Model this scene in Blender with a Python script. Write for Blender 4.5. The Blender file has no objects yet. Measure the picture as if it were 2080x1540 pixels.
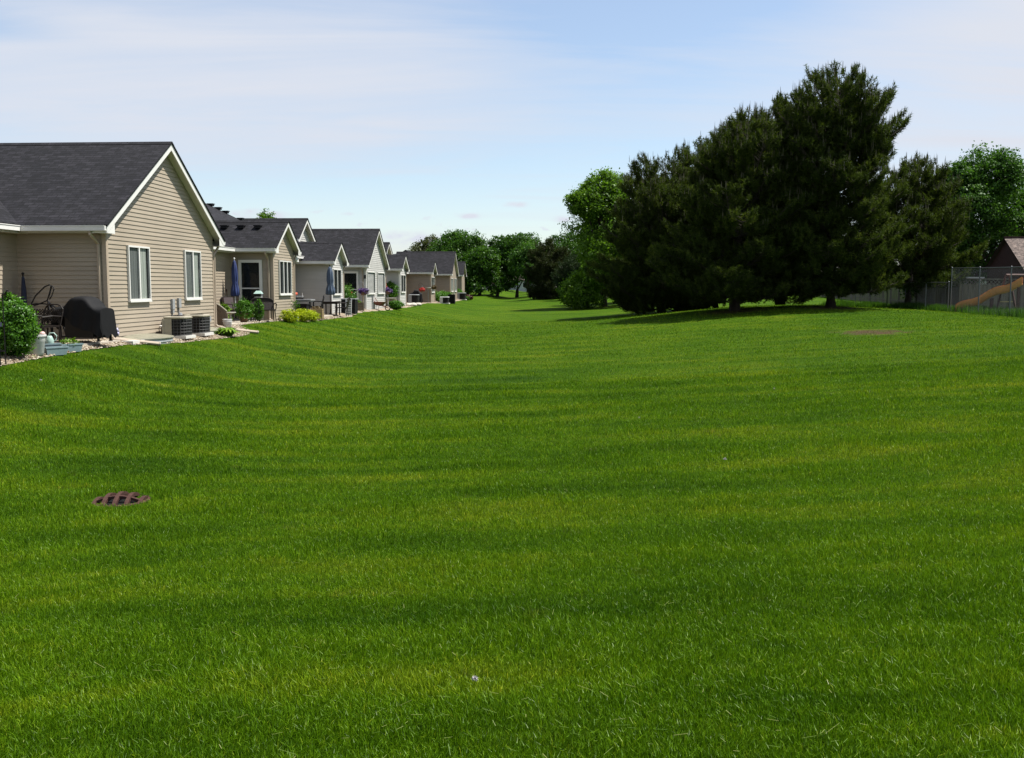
import bpy, math, random
import numpy as np
from mathutils import Vector, Matrix, noise as mnoise
R_ = math.radians
sc = bpy.context.scene
COL = sc.collection

# ------------------------------------------------------------------ terrain
def ss(a, b, x):
    u = np.clip((x - a) / (b - a), 0, 1); return u * u * (3 - 2 * u)
def gz(X, Y):
    X = np.asarray(X, float); Y = np.asarray(Y, float)
    t = X + 10.17 - .056 * (Y - 24.6)
    z1 = -1.33 - .92 * np.sin(math.pi / 2 * np.clip(t, 0, 7) / 7)
    u = np.clip((t - 7) / 19, 0, 1)
    z = z1 + .85 * (1 - np.cos(math.pi / 2 * u)) * .35 + .85 * .65 * ss(0, 1, u)
    z = z + .42 * ss(9.5, 2, Y) * ss(3, 8, t)
    z = z + .9 * ss(55, 135, Y) * ss(1, 8, t) + .7 * ss(125, 190, Y)
    z = z + .45 * np.exp(-(((X - 14) / 8) ** 2 + ((Y - 55) / 8) ** 2))
    z = z - .07 * np.exp(-(((X + 4.2) / .8) ** 2 + ((Y - 10.3) / .8) ** 2))
    return z
ROWA = -math.asin(.0559)
P0 = (-10.17, 24.6)
def row(s, t):
    return (P0[0] + t * .99844 + s * .0559, P0[1] - t * .0559 + s * .99844)

# ------------------------------------------------------------------ materials
def S(r, g, b):
    def f(c):
        c /= 255.
        return c / 12.92 if c <= .04045 else ((c + .055) / 1.055) ** 2.4
    return (f(r), f(g), f(b), 1)
class NT:
    def __init__(s, name):
        s.m = bpy.data.materials.new(name); s.m.use_nodes = True
        s.t = s.m.node_tree; s.b = s.t.nodes['Principled BSDF']; s.out = s.t.nodes['Material Output']
    def n(s, typ, **kw):
        o = s.t.nodes.new(typ)
        for k, v in kw.items(): setattr(o, k, v)
        return o
    def l(s, a, b): s.t.links.new(a, b)
    def noise(s, scale, detail=3, vec=None, rough=.55):
        o = s.n('ShaderNodeTexNoise'); o.inputs['Scale'].default_value = scale
        o.inputs['Detail'].default_value = detail; o.inputs['Roughness'].default_value = rough
        if vec is not None: s.l(vec, o.inputs['Vector'])
        return o
    def ramp(s, fac, stops):
        o = s.n('ShaderNodeValToRGB'); e = o.color_ramp.elements
        while len(e) < len(stops): e.new(.5)
        for i, (p, c) in enumerate(stops): e[i].position = p; e[i].color = c
        s.l(fac, o.inputs[0]); return o
    def mix(s, fac, a, b, blend='MIX'):
        o = s.n('ShaderNodeMix'); o.data_type = 'RGBA'; o.blend_type = blend
        for sock, v in ((o.inputs[0], fac), (o.inputs[6], a), (o.inputs[7], b)):
            if hasattr(v, 'is_linked'): s.l(v, sock)
            else: sock.default_value = v
        return o.outputs[2]
    def math(s, op, a, b=0, c=0):
        o = s.n('ShaderNodeMath', operation=op)
        for i, v in enumerate((a, b, c)):
            if hasattr(v, 'is_linked'): s.l(v, o.inputs[i])
            else: o.inputs[i].default_value = v
        return o.outputs[0]
    def mapr(s, v, a, b, c, d):
        o = s.n('ShaderNodeMapRange'); s.l(v, o.inputs[0])
        for i, x in enumerate((a, b, c, d)): o.inputs[1 + i].default_value = x
        return o.outputs[0]
    def bump(s, h, strength=.3, dist=.01):
        o = s.n('ShaderNodeBump'); o.inputs['Strength'].default_value = strength; o.inputs['Distance'].default_value = dist
        s.l(h, o.inputs['Height']); s.l(o.outputs[0], s.b.inputs['Normal'])
KC = .80
def kc(c): return (c[0] * KC, c[1] * KC, c[2] * KC, 1)
def scale_c(c, k): return (c[0] * k, c[1] * k, c[2] * k, 1)
def simple(name, col, rough=.6, var=.12, nscale=6, metal=0, bump=0, spec=.5):
    t = NT(name); g = t.n('ShaderNodeNewGeometry'); col = kc(col)
    nz = t.noise(nscale, 4, g.outputs['Position'])
    r = t.ramp(nz.outputs[0], [(.25, scale_c(col, 1 - var)), (.75, scale_c(col, 1 + var))])
    t.l(r.outputs[0], t.b.inputs['Base Color'])
    t.b.inputs['Roughness'].default_value = rough; t.b.inputs['Metallic'].default_value = metal
    t.b.inputs['Specular IOR Level'].default_value = spec
    if bump: t.bump(t.noise(nscale * 6, 3, g.outputs['Position']).outputs[0], bump, .01)
    return t.m
M = {}
def siding(name, col):
    col = kc(col); t = NT(name); g = t.n('ShaderNodeNewGeometry')
    mp = t.n('ShaderNodeMapping'); mp.inputs['Scale'].default_value = (.6, .6, 9.8); t.l(g.outputs['Position'], mp.inputs[0])
    nz = t.noise(1.0, 2, mp.outputs[0]); nz2 = t.noise(.5, 4, g.outputs['Position'])
    c1 = t.ramp(nz.outputs[0], [(.3, scale_c(col, .93)), (.7, scale_c(col, 1.06))]).outputs[0]
    c2 = t.ramp(nz2.outputs[0], [(.3, (.88, .87, .85, 1)), (.65, (1, 1, 1, 1))]).outputs[0]
    t.l(t.mix(1.0, c1, c2, 'MULTIPLY'), t.b.inputs['Base Color']); t.b.inputs['Roughness'].default_value = .55
    fine = t.n('ShaderNodeMapping'); fine.inputs['Scale'].default_value = (8, 8, 160); t.l(g.outputs['Position'], fine.inputs[0])
    t.bump(t.noise(1, 3, fine.outputs[0]).outputs[0], .12, .004)
    return t.m
M['tan'] = siding('tan_siding', (.378, .318, .243, 1))
M['grey'] = siding('grey_siding', (.52, .51, .49, 1))
M['taupe'] = siding('taupe_siding', (.33, .27, .205, 1))
M['palegrey'] = siding('pale_grey_siding', (.42, .44, .46, 1))
M['white'] = simple('white_trim', (.74, .73, .70, 1), .45, .05, 3)
M['soffit'] = simple('cream_soffit', (.58, .55, .46, 1), .6, .05, 3)
M['tantrim'] = simple('tan_trim', (.42, .34, .26, 1), .5, .06, 3)
def shingles(name, base=(.004, .004, .0065, 1), hi=(.0175, .017, .022, 1)):
    t = NT(name); uv = t.n('ShaderNodeUVMap'); base, hi = kc(base), kc(hi)
    br = t.n('ShaderNodeTexBrick'); t.l(uv.outputs[0], br.inputs['Vector'])
    br.inputs['Scale'].default_value = 1; br.inputs['Brick Width'].default_value = .26; br.inputs['Row Height'].default_value = .135
    br.inputs['Mortar Size'].default_value = .012; br.inputs['Mortar Smooth'].default_value = .3; br.inputs['Bias'].default_value = 0
    br.offset = .37; br.inputs['Color1'].default_value = base; br.inputs['Color2'].default_value = hi
    br.inputs['Mortar'].default_value = scale_c(base, .55)
    mp = t.n('ShaderNodeMapping'); mp.inputs['Scale'].default_value = (4.2, 7.4, 1); t.l(uv.outputs[0], mp.inputs[0])
    nz = t.noise(1, 3, mp.outputs[0], .7); big = t.noise(.8, 3, uv.outputs[0])
    c = t.mix(1, br.outputs[0], t.ramp(nz.outputs[0], [(.34, (.40, .40, .42, 1)), (.66, (1.55, 1.52, 1.5, 1))]).outputs[0], 'MULTIPLY')
    c = t.mix(1, c, t.ramp(big.outputs[0], [(.3, (.82, .83, .86, 1)), (.7, (1.12, 1.1, 1.08, 1))]).outputs[0], 'MULTIPLY')
    t.l(c, t.b.inputs['Base Color']); t.b.inputs['Roughness'].default_value = .9; t.b.inputs['Specular IOR Level'].default_value = .25
    wv = t.n('ShaderNodeSeparateXYZ'); t.l(uv.outputs[0], wv.inputs[0])
    saw = t.math('FRACT', t.math('DIVIDE', wv.outputs[1], .135))
    t.bump(t.math('ADD', t.math('MULTIPLY', saw, -1), nz.outputs[0]), .7, .012)
    return t.m
M['shingle'] = shingles('dark_shingles')
M['brownshingle'] = shingles('brown_shingles', (.11, .085, .075, 1), (.20, .16, .14, 1))
M['greenshingle'] = shingles('grey_green_shingles', (.12, .16, .14, 1), (.17, .21, .19, 1))
def glass(name, col, rough=.04):
    t = NT(name); t.b.inputs['Base Color'].default_value = col
    t.b.inputs['Roughness'].default_value = rough; t.b.inputs['Specular IOR Level'].default_value = .8
    t.b.inputs['Alpha'].default_value = .22
    g = t.n('ShaderNodeNewGeometry'); t.bump(t.noise(1.5, 2, g.outputs['Position']).outputs[0], .05, .02)
    return t.m
M['glass'] = glass('window_glass', (.03, .04, .04, 1))
def drape(name, c1, c2, freq, axis=1):
    c1, c2 = kc(c1), kc(c2)
    t = NT(name); tc = t.n('ShaderNodeTexCoord'); sp = t.n('ShaderNodeSeparateXYZ'); t.l(tc.outputs['Object'], sp.inputs[0])
    w = t.math('SINE', t.math('MULTIPLY', sp.outputs[axis], freq))
    nz = t.noise(2, 3, tc.outputs['Object'])
    f = t.mapr(t.math('ADD', w, t.math('MULTIPLY', nz.outputs[0], 1.5)), -1, 2.2, 0, 1)
    t.l(t.ramp(f, [(0, c1), (1, c2)]).outputs[0], t.b.inputs['Base Color']); t.b.inputs['Roughness'].default_value = .85
    t.bump(w, .5, .02)
    return t.m
M['curtain'] = drape('pleated_curtain', (.28, .32, .28, 1), (.50, .55, .49, 1), 42)
M['screened'] = drape('curtain_behind_screen', (.10, .115, .11, 1), (.17, .19, .18, 1), 42)
M['blind'] = drape('slatted_blind', (.42, .42, .41, 1), (.62, .62, .60, 1), 90, 2)
M['dark'] = simple('painted_shade', (.010, .010, .011, 1), .9, spec=.05)  # near-black colour standing in for unlit rooms and the shaded drain
M['black'] = simple('black_fabric', (.006, .006, .007, 1), .75, .25, 9, bump=.3, spec=.2)
M['blackmetal'] = simple('black_metal', (.007, .007, .008, 1), .5, .2, 20, spec=.25)
M['bronze'] = simple('bronze_metal', (.013, .009, .007, 1), .55, .25, 20, spec=.2)
M['wicker'] = simple('dark_wicker', (.017, .011, .009, 1), .6, .4, 60, bump=.6, spec=.25)
M['blue'] = simple('blue_canvas', (.013, .030, .13, 1), .8, .25, 7, bump=.2)
M['navy'] = simple('navy_canvas', (.012, .018, .045, 1), .8, .25, 7, bump=.2)
M['slate'] = simple('slate_blue_canvas', (.055, .085, .14, 1), .8, .35, 10, bump=.2)
M['whiteplastic'] = simple('white_plastic', (.68, .68, .67, 1), .4, .06, 5)
M['greenplastic'] = simple('pale_green_plastic', (.36, .50, .44, 1), .4, .08, 8)
M['planterblue'] = simple('grey_blue_plastic', (.20, .28, .30, 1), .5, .10, 8)
M['pink'] = simple('pink_glass_ball', (.62, .42, .38, 1), .3, .06, 8)
M['lavender'] = simple('lavender_plastic', (.40, .38, .55, 1), .5, .06, 8)
M['bluepot'] = simple('glazed_blue', (.04, .12, .42, 1), .25, .15, 8)
M['terracotta'] = simple('brown_clay', (.20, .11, .07, 1), .7, .2, 12)
M['wood'] = simple('pale_wood', (.42, .30, .16, 1), .7, .18, 12, bump=.3)
M['brownwood'] = simple('brown_wood', (.19, .14, .095, 1), .75, .22, 14, bump=.3)
M['darkwood'] = simple('dark_red_wood', (.060, .022, .017, 1), .8, .3, 9, bump=.3)
M['steel'] = simple('galvanised_steel', (.14, .15, .16, 1), .45, .1, 14, .6)
M['wire'] = simple('galvanised_wire', (.11, .12, .13, 1), .5, .1, 14, .3)
M['meter'] = simple('grey_paint', (.30, .31, .32, 1), .5, .1, 14)
M['pvc'] = simple('white_pvc', (.62, .60, .57, 1), .45, .1, 14)
M['acbeige'] = simple('beige_enamel', (.34, .31, .24, 1), .5, .1, 8)
M['acwire'] = simple('dull_guard_wire', (.10, .10, .10, 1), .6, .1, 14)
M['coil'] = simple('dark_coil', (.012, .011, .011, 1), .6, .3, 60, bump=.5, spec=.2)
M['coverplastic'] = simple('weathered_plastic_cover', (.24, .23, .17, 1), .35, .25, 5)
M['ring'] = simple('galvanised_ring', (.42, .44, .42, 1), .4, .15, 9, .5)
M['concrete'] = simple('concrete', (.44, .39, .32, 1), .85, .15, 5, bump=.3)
M['paleconcrete'] = simple('pale_concrete', (.62, .60, .56, 1), .8, .08, 5, bump=.2)
M['stone'] = simple('pale_stone', (.45, .42, .36, 1), .8, .2, 9, bump=.4)
M['rust'] = simple('rusty_iron', (.062, .031, .025, 1), .8, .35, 30, bump=.4, spec=.1)
M['rustred'] = simple('brown_paint', (.17, .045, .025, 1), .55, .2, 9)
M['red'] = simple('red_orange_canvas', (.55, .085, .03, 1), .7, .15, 7)
M['redflower'] = simple('red_petals', (.60, .035, .025, 1), .6, .4, 40)
M['orangeflower'] = simple('orange_petals', (.60, .13, .05, 1), .6, .4, 40)
M['purpleflower'] = simple('purple_petals', (.075, .022, .17, 1), .6, .5, 40)
M['slide'] = simple('orange_tan_plastic', (.62, .265, .07, 1), .45, .15, 4)
M['yellow'] = simple('faded_yellow_wood', (.42, .34, .14, 1), .7, .1, 8)
M['fluff'] = simple('white_fluff', (.62, .58, .60, 1), .9, .1, 30)
M['cushion'] = simple('mauve_cushion', (.06, .042, .044, 1), .85, .2, 9)
def weathered(name, c1, c2):
    c1, c2 = kc(c1), kc(c2)
    t = NT(name); g = t.n('ShaderNodeNewGeometry')
    mp = t.n('ShaderNodeMapping'); mp.inputs['Scale'].default_value = (7, 7, .7); t.l(g.outputs['Position'], mp.inputs[0])
    nz = t.noise(1.3, 5, mp.outputs[0], .65)
    t.l(t.ramp(nz.outputs[0], [(.28, c1), (.7, c2)]).outputs[0], t.b.inputs['Base Color']); t.b.inputs['Roughness'].default_value = .9
    t.bump(nz.outputs[0], .4, .01); return t.m
M['fencewood'] = weathered('weathered_fence_wood', (.06, .049, .04, 1), (.22, .19, .155, 1))
M['bark'] = weathered('grey_brown_bark', (.016, .011, .008, 1), (.060, .045, .033, 1))
def foliage(name, c1, c2, c3, trans=.35, tcol=None, gloss=.04):
    c1, c2, c3 = kc(c1), kc(c2), kc(c3)
    t = NT(name); t.t.nodes.remove(t.b)
    a = t.n('ShaderNodeAttribute', attribute_name='tint')
    col = t.ramp(a.outputs['Fac'], [(0, c1), (.55, c2), (1, c3)]).outputs[0]
    d = t.n('ShaderNodeBsdfDiffuse'); t.l(col, d.inputs[0])
    tr = t.n('ShaderNodeBsdfTranslucent')
    t.l(t.mix(1, col, tcol or (1.25, 1.35, .6, 1), 'MULTIPLY'), tr.inputs[0])
    m = t.n('ShaderNodeMixShader'); m.inputs[0].default_value = trans; t.l(d.outputs[0], m.inputs[1]); t.l(tr.outputs[0], m.inputs[2])
    gl = t.n('ShaderNodeBsdfGlossy'); gl.inputs['Roughness'].default_value = .45; gl.inputs[0].default_value = (.6, .65, .6, 1)
    m2 = t.n('ShaderNodeMixShader'); m2.inputs[0].default_value = gloss; t.l(m.outputs[0], m2.inputs[1]); t.l(gl.outputs[0], m2.inputs[2])
    t.l(m2.outputs[0], t.out.inputs[0]); return t.m
M['pine'] = foliage('pine_needles', (.024, .038, .008, 1), (.056, .082, .015, 1), (.140, .165, .030, 1), .36, gloss=.008)
M['candle'] = simple('pine_candles', (.075, .070, .036, 1), .8, .2, 9)
M['spruce'] = foliage('spruce_needles', (.018, .026, .008, 1), (.036, .048, .015, 1), (.072, .070, .026, 1), .25, gloss=.01)
M['bluespruce'] = foliage('dark_spruce_needles', (.016, .030, .012, 1), (.034, .055, .022, 1), (.06, .09, .045, 1), .22, gloss=.01)
M['maple'] = foliage('bright_maple_leaves', (.045, .11, .005, 1), (.095, .19, .010, 1), (.17, .29, .02, 1), .45, gloss=.02)
M['ash'] = foliage('ash_leaves', (.022, .065, .007, 1), (.050, .125, .014, 1), (.10, .20, .026, 1), .42, gloss=.02)
M['farleaf'] = foliage('mid_green_leaves', (.016, .055, .004, 1), (.040, .105, .008, 1), (.085, .17, .015, 1), .38, gloss=.02)
M['oliveleaf'] = foliage('olive_leaves', (.045, .055, .016, 1), (.075, .090, .026, 1), (.11, .12, .045, 1), .35)
M['shrub'] = foliage('shrub_leaves', (.028, .095, .004, 1), (.065, .18, .008, 1), (.13, .28, .02, 1), .35, gloss=.03)
M['lime'] = foliage('lime_leaves', (.24, .32, .005, 1), (.38, .45, .008, 1), (.52, .55, .02, 1), .35, gloss=.02)
M['hosta'] = foliage('yellow_green_leaves', (.07, .16, .008, 1), (.13, .25, .015, 1), (.22, .34, .03, 1), .3)
M['drybrown'] = foliage('brown_stems', (.09, .055, .025, 1), (.15, .10, .04, 1), (.22, .15, .06, 1), .2)
M['redshrub'] = foliage('dark_red_leaves', (.05, .012, .012, 1), (.09, .022, .018, 1), (.14, .04, .03, 1), .3)

# ------------------------------------------------------------------ mesh building
class MB:
    def __init__(s): s.v = []; s.f = []; s.mi = []; s.uv = []
    def face(s, pts, mi=0, uv=None):
        b = len(s.v); s.v.extend([tuple(p) for p in pts]); s.f.append(tuple(range(b, b + len(pts)))); s.mi.append(mi)
        s.uv.append(uv or [(0, 0)] * len(pts))
    def raw(s, vs, fs, mi=0):
        b = len(s.v); s.v.extend([tuple(p) for p in vs])
        for f in fs: s.f.append(tuple(b + i for i in f)); s.mi.append(mi); s.uv.append([(0, 0)] * len(f))
        return s
    def box(s, c, d, rot=0, mi=0, tilt=None):
        m = Matrix.Rotation(rot, 3, 'Z')
        if tilt: m = m @ Matrix.Rotation(tilt[1], 3, tilt[0])
        x, y, z = d[0] / 2, d[1] / 2, d[2] / 2
        vs = [m @ Vector((a * x, b * y, e * z)) + Vector(c) for e in (-1, 1) for a, b in ((-1, -1), (1, -1), (1, 1), (-1, 1))]
        return s.raw(vs, [(3, 2, 1, 0), (4, 5, 6, 7), (0, 1, 5, 4), (1, 2, 6, 5), (2, 3, 7, 6), (3, 0, 4, 7)], mi)
    def taper(s, c, d0, d1, h, rot=0, mi=0):
        m = Matrix.Rotation(rot, 3, 'Z'); vs = []
        for z, d in ((0, d0), (h, d1)):
            for a, b in ((-1, -1), (1, -1), (1, 1), (-1, 1)): vs.append(m @ Vector((a * d[0] / 2, b * d[1] / 2, z)) + Vector(c))
        return s.raw(vs, [(3, 2, 1, 0), (4, 5, 6, 7), (0, 1, 5, 4), (1, 2, 6, 5), (2, 3, 7, 6), (3, 0, 4, 7)], mi)
    def tube(s, pts, r, n=6, mi=0, closed=False):
        pts = [Vector(p) for p in pts]; rs = r if isinstance(r, (list, tuple)) else [r] * len(pts)
        vs = []; N = len(pts); up = Vector((0, 0, 1))
        for i, p in enumerate(pts):
            d = (pts[(i + 1) % N] - pts[i - 1]) if closed else (pts[min(i + 1, N - 1)] - pts[max(i - 1, 0)])
            d = d.normalized() if d.length > 1e-9 else Vector((0, 0, 1))
            a = d.cross(up); a = d.cross(Vector((1, 0, 0))) if a.length < .05 else a
            a.normalize(); b = d.cross(a)
            for k in range(n):
                q = 2 * math.pi * k / n; vs.append(p + (a * math.cos(q) + b * math.sin(q)) * rs[i])
        fs = []
        for i in range(N if closed else N - 1):
            j = (i + 1) % N
            for k in range(n): fs.append((i * n + k, i * n + (k + 1) % n, j * n + (k + 1) % n, j * n + k))
        if not closed: fs.append(tuple(range(n))[::-1]); fs.append(tuple((N - 1) * n + k for k in range(n)))
        return s.raw(vs, fs, mi)
    def lathe(s, prof, n=16, c=(0, 0, 0), mi=0, cap=True, wob=None):
        vs = []
        for r, z in prof:
            for k in range(n):
                q = 2 * math.pi * k / n; rr = r * (wob(q, z) if wob else 1)
                vs.append((c[0] + rr * math.cos(q), c[1] + rr * math.sin(q), c[2] + z))
        fs = []
        for i in range(len(prof) - 1):
            for k in range(n): fs.append((i * n + k, i * n + (k + 1) % n, (i + 1) * n + (k + 1) % n, (i + 1) * n + k))
        if cap: fs.append(tuple(range(n))[::-1]); fs.append(tuple((len(prof) - 1) * n + k for k in range(n)))
        return s.raw(vs, fs, mi)
    def ball(s, c, r, n=10, mi=0, sq=1):
        prof = [(r * math.sin(math.pi * i / n) + 1e-4, -r * sq * math.cos(math.pi * i / n)) for i in range(n + 1)]
        return s.lathe(prof, n + 4, c, mi)
    def build(s, name, mats, parent=None, smooth=False):
        me = bpy.data.meshes.new(name); me.from_pydata(s.v, [], s.f)
        for m in (mats if isinstance(mats, list) else [mats]): me.materials.append(M[m] if isinstance(m, str) else m)
        me.polygons.foreach_set('material_index', s.mi)
        uv = me.uv_layers.new(name='UVMap'); flat = [c for f in s.uv for p in f for c in p]; uv.data.foreach_set('uv', flat)
        if smooth: me.polygons.foreach_set('use_smooth', [True] * len(s.f))
        me.update(); o = bpy.data.objects.new(name, me); COL.objects.link(o)
        if parent is not None: o.parent = parent
        return o
def tag(o, label, cat, group=None, kind=None):
    if kind: o['kind'] = kind; return o
    o['label'] = label; o['category'] = cat
    if group: o['group'] = group
    return o
def thing(name, label, cat, loc, rz=0, group=None):
    o = bpy.data.objects.new(name, None); COL.objects.link(o); o.empty_display_size = .2
    o.location = loc; o.rotation_euler = (0, 0, rz); return tag(o, label, cat, group)
def rthing(name, label, cat, s, t, z=None, rz=0, group=None):
    X, Y = row(s, t); zz = float(gz(X, Y)) if z is None else z
    return thing(name, label, cat, (X, Y, zz), ROWA + rz, group)
def np_mesh(name, V, nper, mat, parent=None, tint=None, mi=None, smooth=False):
    """V (F*nper,3): every face has nper own vertices"""
    me = bpy.data.meshes.new(name); nv = len(V); nf = nv // nper
    me.vertices.add(nv); me.vertices.foreach_set('co', np.ascontiguousarray(V, np.float32).ravel())
    me.loops.add(nv); me.loops.foreach_set('vertex_index', np.arange(nv, dtype=np.int32))
    me.polygons.add(nf); me.polygons.foreach_set('loop_start', np.arange(0, nv, nper, dtype=np.int32))
    try: me.polygons.foreach_set('loop_total', np.full(nf, nper, np.int32))
    except Exception: pass
    for m in (mat if isinstance(mat, list) else [mat]): me.materials.append(M[m] if isinstance(m, str) else m)
    if mi is not None: me.polygons.foreach_set('material_index', np.asarray(mi, np.int32))
    if tint is not None:
        a = me.attributes.new('tint', 'FLOAT', 'FACE'); a.data.foreach_set('value', np.asarray(tint, np.float32))
    me.update(calc_edges=True); me.validate()
    o = bpy.data.objects.new(name, me); COL.objects.link(o)
    if parent is not None: o.parent = parent
    return o
def unit(a): return a / np.maximum(np.linalg.norm(a, axis=-1, keepdims=True), 1e-9)

# ------------------------------------------------------------------ foliage
def leaf_cloud(name, parent, mat, blobs, leaf, seed, clump=.16, per=42, shell=.55, up=.35, flat=1.0, cutz=None):
    """blobs: (cx,cy,cz,rx,ry,rz,n_clumps). Leaves gather in clumps over an uneven shell."""
    rg = np.random.default_rng(seed); PV = []; NV = []; TV = []
    for (cx, cy, cz, rx, ry, rz, n) in blobs:
        d = unit(rg.normal(size=(n, 3))); rad = shell + (1 - shell) * rg.random(n) ** .6
        rad = rad * (1 + .16 * np.sin(d[:, 0] * 5 + seed) * np.cos(d[:, 1] * 4 + d[:, 2] * 5 + seed))
        rr = np.array([rx, ry, rz]); C = np.array([cx, cy, cz]) + d * rr * rad[:, None]
        k = rg.integers(int(per * .5), int(per * 1.5), n); idx = np.repeat(np.arange(n), k)
        sp = clump * (rx + ry + rz) / 3 * (.6 + .8 * rg.random(n))
        off = rg.normal(size=(len(idx), 3)) * sp[idx][:, None] * np.array([1, 1, .62 * flat])
        PV.append(C[idx] + off); NV.append(unit(d[idx] * .7 + rg.normal(size=(len(idx), 3)) * .65 + np.array([0, 0, up])))
        ct = rg.random(n) * .55 + .1
        TV.append(np.clip(ct[idx] + rg.normal(size=len(idx)) * .16 + .10, 0, 1))
    P = np.concatenate(PV); N = np.concatenate(NV); T = np.concatenate(TV)
    if cutz is not None:
        k = P[:, 2] > cutz; P, N, T = P[k], N[k], T[k]
    n = len(P); a = unit(np.cross(N, rg.normal(size=(n, 3)))); b = np.cross(N, a)
    L = leaf * (.65 + .7 * rg.random(n))[:, None]
    q = np.stack([P - a * L * .5, P + b * L * .32 + N * L * .06, P + a * L * .5, P - b * L * .32 + N * L * .06], 1).reshape(-1, 3)
    return np_mesh(name, q, 4, mat, parent, T)
def limb_path(p0, p1, rg, bend=.12, n=5):
    p0, p1 = np.array(p0, float), np.array(p1, float); L = np.linalg.norm(p1 - p0); out = []
    w = rg.normal(size=3) * bend * L
    for i in range(n):
        u = i / (n - 1); out.append(tuple(p0 + (p1 - p0) * u + w * math.sin(math.pi * u)))
    return out
def leafy_tree(name, label, X, Y, h, blobs, mat, leaf=.12, trunk_r=.16, seed=1, group=None, per=42, clump=.16, zb=None, fork=.3, cat='tree'):
    z = float(gz(X, Y)) if zb is None else zb
    o = thing(name, label, cat, (X, Y, z), 0, group); rg = np.random.default_rng(seed + 99)
    m = MB(); top = (rg.normal() * .2, rg.normal() * .2, h * .8)
    p = limb_path((0, 0, -.15), top, rg, .03, 7)
    m.tube(p, [trunk_r * (1.25 if i == 0 else 1 - .13 * i) for i in range(7)], 8)
    for (cx, cy, cz, rx, ry, rz, n) in blobs:
        st = p[min(5, max(1, int(fork * 6 + rg.random() * 2)))]
        m.tube(limb_path(st, (cx, cy, cz), rg, .08), [trunk_r * .5, trunk_r * .4, trunk_r * .28, trunk_r * .17, trunk_r * .07], 6)
        for k in range(5):
            d = unit(rg.normal(size=3)) * np.array([rx, ry, rz]) * .85
            m.tube(limb_path((cx, cy, cz), (cx + d[0], cy + d[1], cz + abs(d[2])), rg, .1), [trunk_r * .2, trunk_r * .16, trunk_r * .12, trunk_r * .08, trunk_r * .03], 5)
    m.build('trunk', 'bark', o, True)
    leaf_cloud('crown', o, mat, blobs, leaf, seed, clump, per)
    return o
def pine_tree(name, label, X, Y, h, rad, prof, seed, mat='pine', first=.10, whorl=.42, nb=6, needle=.19, kn=26, lean=(0, 0), group=None, up=1.0, candles=True, zb=None, spacing=.30, trunk_r=.24, sides=None):
    """prof(u): crown radius factor at height fraction u. Upswept whorled limbs carrying tufts of needles"""
    z = float(gz(X, Y)) if zb is None else zb
    o = thing(name, label, 'pine tree', (X, Y, z), 0, group); rg = np.random.default_rng(seed)
    m = MB(); def_x = lambda u: lean[0] * u * u; def_y = lambda u: lean[1] * u * u
    path = [(def_x(i / 9 * .97) + .05 * math.sin(i * 1.7 + seed), def_y(i / 9) + .05 * math.cos(i * 2.1), -.2 + (h * .97 + .2) * i / 9) for i in range(10)]
    m.tube(path, [trunk_r * (1.3 if i == 0 else 1 - i / 9.6) for i in range(10)], 9)
    tp, td, tc = [], [], []
    zz = h * first
    while zz < h * .985:
        u = zz / h; n = nb + rg.integers(-1, 2); a0 = rg.random() * 6.28
        if u > .88: n = max(5, n - 1)
        for k in range(n):
            if u > .28 and rg.random() < .19: continue
            az = a0 + 6.283 * k / n + rg.normal() * .25
            ut = min(.99, u + rg.normal() * .012)                       # height of the tip
            rr = rad * prof(ut) * (.70 + .42 * rg.random())
            if sides: rr *= sides(az, ut)
            rr = max(rr, .12)
            rise = rr * math.tan(min(1.05, up * (.02 + .95 * ut ** 1.5) * .95 + rg.normal() * .08))
            zb_ = max(h * .035, min(h * .93, ut * h - rise))
            b0 = np.array([def_x(zb_ / h), def_y(zb_ / h), zb_]); e0 = np.array([def_x(ut) + rr * math.cos(az), def_y(ut) + rr * math.sin(az), ut * h])
            L = np.linalg.norm(e0 - b0); sag = -.13 * L * (1 - .6 * ut)
            npt = 5; bp = []
            for i in range(npt):
                w = i / (npt - 1); bp.append(b0 + (e0 - b0) * w + np.array([0, 0, sag * math.sin(math.pi * w)]))
            r0 = .014 + .010 * L
            m.tube([tuple(q) for q in bp], [r0 * (1 - .8 * i / (npt - 1)) for i in range(npt)], 5)
            nt = max(3, int(L / spacing * 2.7))
            for j in range(nt):
                w = .22 + .78 * ((j + rg.random()) / nt) ** .8; w = min(w, 1); i = min(int(w * (npt - 1)), npt - 2); fr = w * (npt - 1) - i
                c = bp[i] * (1 - fr) + bp[i + 1] * fr; dd = unit(bp[i + 1] - bp[i])
                side = unit(np.cross(dd, [0, 0, 1.])); sl = (.15 + .55 * (1 - w)) * L * .55 * (.5 + rg.random())
                sg = 1 if rg.random() < .5 else -1
                e = c + side * sg * sl + dd * sl * .6 + np.array([0, 0, .10 + .18 * sl + rg.normal() * .08])
                if sl > .25: m.tube([tuple(c), tuple((c + e) / 2 + np.array([0, 0, -.03])), tuple(e)], [.012, .009, .005], 4)
                for q in range(1 + int(1.6 * sl / spacing)):
                    f = 1 - q * .6 / (1 + int(1.6 * sl / spacing)) if q else 1
                    pt = c + (e - c) * f + rg.normal(size=3) * .06
                    tp.append(pt); td.append(unit(dd * .5 + side * sg * .35 + np.array([0, 0, .75]))); tc.append(u > .45 and rg.random() < (.22 if u < .75 else .5) and q == 0)
            tp.append(bp[-1]); td.append(unit(dd + np.array([0, 0, .9]))); tc.append(u > .55)
        zz += whorl * (.85 + .3 * rg.random()) * (1.15 - .35 * u)
    top = np.array([def_x(1), def_y(1), h * .975])
    for k in range(14): tp.append(top + rg.normal(size=3) * .22 * np.array([1, 1, .6])); td.append(np.array([0, 0, 1.])); tc.append(True)
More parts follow.
